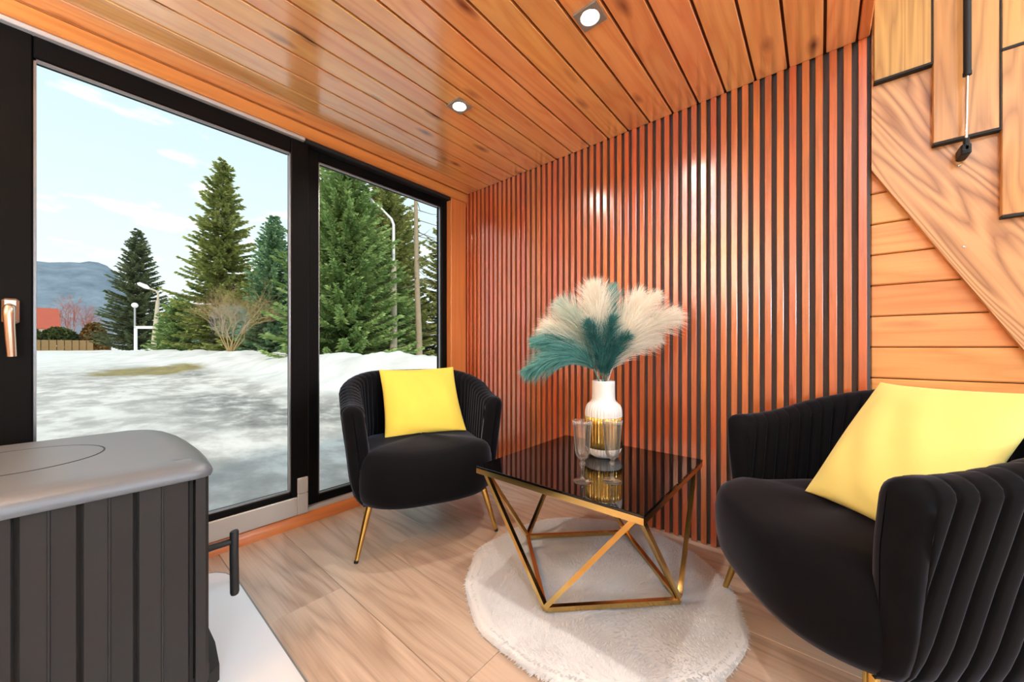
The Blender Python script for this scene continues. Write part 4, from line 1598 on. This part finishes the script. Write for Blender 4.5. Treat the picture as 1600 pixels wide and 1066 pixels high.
conifer('fir_tree', gp(6.15, 85.7), 20.6, 5.6, 'dark fir with tiered upswept branches behind the left street lamp', M['fir_dark'], 1, 42, 11, 0.10, 0.20, 0.05, 0.8, 0.10, 0.62, 0.17, 0.15)
conifer('spruce_tree', gp(8.6, 42.5), 18.5, 4.3, 'tallest olive green ragged spruce in the middle of the left pane', M['spruce_olive'], 2, 56, 9, 0.30, 0.22, 0.03, 0.72, 0.085, 0.52, 0.17, 0.45)
conifer('fir_tree', gp(10.3, 34.3), 12.0, 3.1, 'blue-green fir right of the tall spruce, by the middle door stile', M['fir_blue'], 3, 54, 10, 0.2, 0.22, 0.02, 0.72, 0.08, 0.40, 0.14, 0.3)
conifer('fir_tree', gp(8.9, 18.9), 11.4, 3.5, 'large fresh green fir at the left of the right pane', M['fir_green'], 4, 60, 11, 0.22, 0.26, 0.02, 0.6, 0.07, 0.42, 0.12, 0.3)
conifer('fir_tree', gp(13.8, 23.4), 13.0, 4.2, 'moss green fir behind the concrete lamp post', M['fir_moss'], 5, 56, 11, 0.25, 0.22, 0.01, 0.5, 0.08, 0.44, 0.13, 0.35)
conifer('fir_tree', gp(19.0, 22.5), 12.6, 3.6, 'dark green fir at the right edge of the right pane', M['fir_moss'], 6, 50, 9, 0.3, 0.2, 0.02, 0.6, 0.085, 0.42, 0.12, 0.4)
conifer('fir_tree', gp(12.3, 29.5), 9.5, 3.2, 'shadowed fir filling the gap behind the blue-green fir', M['fir_green'], 7, 40, 10, 0.2, 0.2, 0.02, 0.7, 0.09, 0.44, 0.13, 0.2)
conifer('young_spruce', gp(6.2, 47.0), 5.4, 2.4, 'low bright green young spruce left of the tall olive one', M['fir_green'], 8, 28, 9, 0.15, 0.2, 0.02, 0.6, 0.09, 0.42, 0.14, 0.2)
conifer('young_spruce', gp(9.9, 39.0), 6.6, 3.4, 'broad low spruce at the foot of the tall olive one', M['spruce_olive'], 9, 28, 11, 0.15, 0.15, 0.02, 0.5, 0.09, 0.46, 0.14, 0.2)
conifer('fir_tree', gp(16.6, 27.5), 14.5, 4.2, 'tall moss green fir in the back of the right pane', M['fir_moss'], 12, 50, 10, 0.25, 0.2, 0.02, 0.5, 0.09, 0.46, 0.14, 0.35)
conifer('fir_tree', gp(11.9, 20.2), 6.8, 2.7, 'low fir between the two big firs of the right pane', M['fir_green'], 10, 32, 11, 0.2, 0.2, 0.02, 0.5, 0.08, 0.42, 0.12, 0.2)

# ------------------------------------------------------------------ outdoors: bare shrubs and birches
M['twig'] = plain('tan_twigs', rgb(172, 146, 100), 0.85, noise=0.15)
M['birch_twig'] = plain('reddish_birch_twigs', rgb(168, 108, 96), 0.85, noise=0.1)
M['birch_trunk'] = plain('birch_trunk', rgb(196, 182, 172), 0.8, noise=0.2)


def branching(name, loc, H, label, cat, mat, seed, stems=6, spread=0.6, depth=4, r0=0.05, trunk_mat=None, group=None, trunk_h=0.0):
    rs_ = np.random.RandomState(seed)
    r = empty(name, loc)
    tag(r, label, cat, group)
    mb = MB()
    tk = MB()

    def grow(p, d_, L_, rad, lev):
        d_ = d_.normalized()
        mid = p + d_ * L_ * 0.5 + Vector(rs_.randn(3)) * L_ * 0.06
        e_ = p + d_ * L_ + Vector((0, 0, 0.06 * L_))
        (tk if lev == depth and trunk_mat else mb).tube([p, mid, e_], [rad, rad * 0.8, rad * 0.55], 5 if rad > 0.02 else 4, cap=False)
        if lev == 0:
            return
        for k in range(3 if lev > 1 else 4):
            nd = d_ + Vector(rs_.randn(3)) * 0.48 * (1 if lev < depth else spread)
            if nd.z < 0.05:
                nd.z = 0.1
            st_ = p.lerp(e_, 0.55 + 0.45 * rs_.rand())
            grow(st_, nd, L_ * (0.55 + 0.25 * rs_.rand()), rad * 0.55, lev - 1)
    for k in range(stems):
        a = 2 * PI * k / stems + rs_.rand()
        d_ = Vector((math.cos(a) * spread, math.sin(a) * spread, 1.0)) * 1.0
        grow(Vector((math.cos(a) * 0.1, math.sin(a) * 0.1, -0.1)), d_, H * (0.42 + 0.1 * rs_.rand()), r0, depth)
    o_ = mb.build('twigs', mat, r)
    if trunk_mat:
        tk.build('trunk', trunk_mat, r, smooth=True)
    return r


branching('bare_shrub', gp(6.9, 32.0, 0.1), 4.0, 'bare tan shrub in front of the tall olive spruce', 'shrub', M['twig'], 5, 8, 0.48, 5, 0.045)
for k, (x, y, hh, lab) in enumerate(((-5.0, 176.0, 11.0, 'leafless reddish birch behind the red roof, leftmost of three'), (-1.8, 181.0, 13.0, 'leafless reddish birch behind the red roof, middle of three'), (1.2, 186.0, 12.0, 'leafless reddish birch behind the red roof, rightmost of three'))):
    branching('bare_birch', gp(x, y), hh, lab, 'tree', M['birch_twig'], 30 + k, 3, 0.10, 4, 0.2, M['birch_trunk'], 'bare birches behind the house')

# ------------------------------------------------------------------ outdoors: lamps, trunk, sign
M['concrete'] = plain('pole_concrete', rgb(188, 176, 152), 0.9, noise=0.12, nscale=3, bump=0.3, bscale=20)
M['pole_grey'] = plain('pole_grey_steel', rgb(170, 172, 172), 0.5, 0.4)
M['lamp_white'] = plain('lamp_head_white', rgb(236, 236, 234), 0.4)
M['sign_white'] = plain('sign_white', rgb(236, 236, 234), 0.5)
lp = empty('street_lamp', gp(11.09, 17.86))
tag(lp, 'pale concrete street lamp post with a thin steel arm, in the right pane', 'street lamp', 'street lamps')
MB().tube([(0, 0, 0), (0, 0, 0.45), (0, 0, 0.9), (0, 0, 5.9)], [0.33, 0.30, 0.20, 0.15], 14).build('post', M['concrete'], lp, smooth=True)
la = Vector((-math.sin(math.radians(40.2)), math.cos(math.radians(40.2)), 0))
MB().tube([(0, 0, 5.8), (0, 0, 8.0), la * 0.12 + Vector((0, 0, 8.3)), la * 0.7 + Vector((0, 0, 8.9)), la * 1.2 + Vector((0, 0, 9.3))], [0.085, 0.075, 0.07, 0.06, 0.06], 10).build('arm', M['lamp_white'], lp, smooth=True)
MB().tube([la * 1.1 + Vector((0, 0, 9.2)), la * 1.4 + Vector((0, 0, 9.45)), la * 1.9 + Vector((0, 0, 9.8))], [0.08, 0.16, 0.06], 10).build('lamp_head', M['lamp_white'], lp, smooth=True)

l2 = empty('street_lamp', gp(7.26, 79.7))
tag(l2, 'slanting grey street lamp with white head before the dark fir', 'street lamp', 'street lamps')
MB().tube([(-la * 0.2), la * -0.6 + Vector((0, 0, 4.0)), la * -0.95 + Vector((0, 0, 8.2))], [0.36, 0.30, 0.22], 12).build('post', M['concrete'], l2, smooth=True)
MB().tube([la * -0.95 + Vector((0, 0, 8.0)), la * -1.0 + Vector((0, 0, 9.3)), la * -0.7 + Vector((0, 0, 9.7)), la * 0.6 + Vector((0, 0, 10.2))], [0.14, 0.12, 0.12, 0.12], 8).build('arm', M['concrete'], l2, smooth=True)
MB().tube([la * 0.3 + Vector((0, 0, 10.05)), la * 0.9 + Vector((0, 0, 10.35)), la * 1.9 + Vector((0, 0, 10.8)), la * 2.2 + Vector((0, 0, 10.9))], [0.14, 0.34, 0.30, 0.1], 10).build('lamp_head', M['lamp_white'], l2, smooth=True)

l3 = empty('globe_street_lamp', gp(5.0, 73.5))
tag(l3, 'small globe lamp on a thin post beside the white sign frame', 'street lamp', 'street lamps')
MB().tube([(0, 0, 0), (0, 0, 6.6)], 0.10, 8).build('post', M['pole_grey'], l3)
MB().lathe([(0.01, -0.36)] + [(0.36 * math.sin(a), -0.36 * math.cos(a)) for a in np.linspace(0.2, 2.9, 10)] + [(0.01, 0.36)], 16, (0, 0, 6.9)).build('globe', M['lamp_white'], l3, smooth='all')
sg = empty('sign_frame', gp(4.96, 71.6))
tag(sg, 'white bracket-shaped sign frame standing in the snow before the dark fir', 'sign')
MB().box(-0.16, 0.16, -0.08, 0.08, 0, 3.9).build('post', M['sign_white'], sg)
sgb = MB().box(-0.16, 2.3, -0.08, 0.08, 3.6, 3.95).build('crossbar', M['sign_white'], sg)
sg.rotation_euler.z = YAW

tr = empty('pine_trunk', gp(12.6, 17.6))
tag(tr, 'slender bare pine trunk right of the concrete lamp post', 'tree')
tm = MB().tube([(0, 0, -0.2), (-0.03, 0, 2), (-0.12, 0.05, 4.5), (-0.14, 0.1, 7), (-0.2, 0.1, 10.5)], [0.20, 0.165, 0.15, 0.13, 0.09], 12)
tm.build('trunk', plain('pale_pine_bark', rgb(158, 140, 116), 0.9, noise=0.3, nscale=5, bump=0.5, bscale=14), tr, smooth=True)
bs_m = MB()
rs5 = np.random.RandomState(8)
for k in range(22):
    zz = 1.2 + 8.5 * rs5.rand()
    a = rs5.rand() * 6.28
    ll = 0.5 + 0.9 * rs5.rand()
    bs_m.tube([(-0.08, 0.04, zz), (-0.08 + math.cos(a) * ll, 0.04 + math.sin(a) * ll, zz - 0.1), (-0.08 + math.cos(a) * ll * 1.6, 0.04 + math.sin(a) * ll * 1.6, zz - 0.02)], [0.022, 0.014, 0.006], 4, cap=False)
bs_m.build('dead_branches', M['bark'], tr)['kind'] = 'stuff'

# ------------------------------------------------------------------ outdoors: house, hedge, far houses
M['red_roof'] = plain('red_roof', rgb(176, 84, 64), 0.7, noise=0.1, nscale=1)
M['house_wall'] = plain('house_wall', rgb(226, 214, 196), 0.8)
M['far_white'] = plain('far_house_white', rgb(196, 198, 202), 0.8)
M['far_roof'] = plain('far_house_roof', rgb(112, 120, 134), 0.8)
M['far_glass'] = plain('far_window', rgb(70, 80, 92), 0.3)
M['fence'] = plain('fence_wood', rgb(140, 112, 74), 0.85, noise=0.2, nscale=2)
M['hedge'] = leaf_mat('hedge_green', rgb(40, 58, 30), rgb(104, 112, 60), 0.6)
M['hedge_brown'] = leaf_mat('brown_hedge', rgb(92, 66, 34), rgb(150, 112, 60), 0.6)


def house(loc, rz, w_, d_, h_, roof_h, wall, roof, label, windows=((-0.25, 0.5), (0.25, 0.5)), eave=0.6):
    r = empty('house', loc, rz)
    tag(r, label, 'house')
    MB().box(-w_ / 2, w_ / 2, -d_ / 2, d_ / 2, -1, h_).build('walls', wall, r)
    rf = MB()
    for s_ in (-1, 1):
        V_ = [(-w_ / 2 - eave, s_ * (d_ / 2 + eave), h_ - eave * 0.5), (w_ / 2 + eave, s_ * (d_ / 2 + eave), h_ - eave * 0.5), (w_ / 2 + eave, 0, h_ + roof_h), (-w_ / 2 - eave, 0, h_ + roof_h)]
        V2 = [(x, y, z + 0.25) for x, y, z in V_]
        rf.add(V_ + V2, [(0, 3, 2, 1), (4, 5, 6, 7), (0, 1, 5, 4), (1, 2, 6, 5), (2, 3, 7, 6), (3, 0, 4, 7)])
    rf.build('roof', roof, r)
    for sx in (-1, 1):
        gb_ = MB()
        gb_.add([(sx * w_ / 2, -d_ / 2, h_), (sx * w_ / 2, d_ / 2, h_), (sx * w_ / 2, 0, h_ + roof_h), (sx * (w_ / 2 - .2), -d_ / 2, h_), (sx * (w_ / 2 - .2), d_ / 2, h_), (sx * (w_ / 2 - .2), 0, h_ + roof_h)],
                [(0, 1, 2), (3, 5, 4), (0, 3, 4, 1), (1, 4, 5, 2), (2, 5, 3, 0)])
        gb_.build('gable', wall, r)
    for (fx, fz) in windows:
        MB().box(fx * w_ - 0.7, fx * w_ + 0.7, -d_ / 2 - 0.06, -d_ / 2, h_ * fz - 0.7, h_ * fz + 0.7).build('window', M['far_glass'], r)
    MB().box(w_ * 0.15, w_ * 0.15 + 0.7, 0.5, 1.2, h_ + roof_h * 0.4, h_ + roof_h + 0.9).build('chimney', roof, r)
    return r


house(gp(-9.6, 140.0), 0.1, 11.5, 9.0, 4.9, 4.6, M['house_wall'], M['red_roof'], 'house with a red pitched roof behind the garden hedge')
house(gp(2.6, 205.0), -0.2, 12, 9, 5.0, 5.0, M['far_white'], M['far_roof'], 'small white far-off house left of the dark fir, nearer of the two')
house(gp(12.0, 225.0), 0.35, 12, 9, 5.0, 6.0, M['far_white'], M['far_roof'], 'small grey-roofed far-off house half hidden by the dark fir')
fn = empty('fence', gp(-5.0, 107.0))
tag(fn, 'brown wooden garden fence below the hedge at the far left', 'fence')
board_m = MB().box(-0.42, 0.42, -0.05, 0.05, 0, 2.0).mesh('fence_board', M['fence'])
for k in range(16):
    o = bpy.data.objects.new('fence_board', board_m)
    COL.objects.link(o)
    o.parent = fn
    o.location = (-7.2 + k * 0.9, 0.12 * k, 0)


def blob(name, loc, sx, sy, sz, mat, label, seed, n=2600, leaf=0.35):
    rs_ = np.random.RandomState(seed)
    r = empty(name, loc)
    tag(r, label, 'shrub', 'garden shrubs by the red-roofed house')
    d_ = rs_.randn(n, 3)
    d_ /= np.linalg.norm(d_, axis=1)[:, None]
    d_[:, 2] = np.abs(d_[:, 2])
    rr2 = 0.65 + 0.35 * rs_.rand(n) ** 0.5
    p = d_ * rr2[:, None] * np.array([sx, sy, sz])
    a, b = rs_.randn(n, 3), rs_.randn(n, 3)
    a = a / np.linalg.norm(a, axis=1)[:, None] * leaf
    b = b / np.linalg.norm(b, axis=1)[:, None] * leaf * 0.6
    o_ = quads_object('foliage', np.stack([p - a, p + b, p + a, p - b], 1), mat, r)
    o_['kind'] = 'stuff'
    MB().tube([(0, 0, -0.5), (0, 0, sz * 0.7)], [0.15, 0.05], 8).build('stem', M['bark'], r)
    return r


blob('hedge_shrub', gp(-7.6, 110.5), 4.0, 1.6, 5.2, M['hedge'], 'dark green garden shrub by the fence, leftmost', 1)
blob('hedge_shrub', gp(-2.6, 112.0), 3.4, 1.6, 4.6, M['hedge'], 'dark green garden shrub by the fence, in the middle of the hedge', 2)
blob('hedge_shrub', gp(1.9, 112.0), 2.2, 1.6, 5.8, M['hedge_brown'], 'rusty brown garden shrub at the right end of the fence', 3)
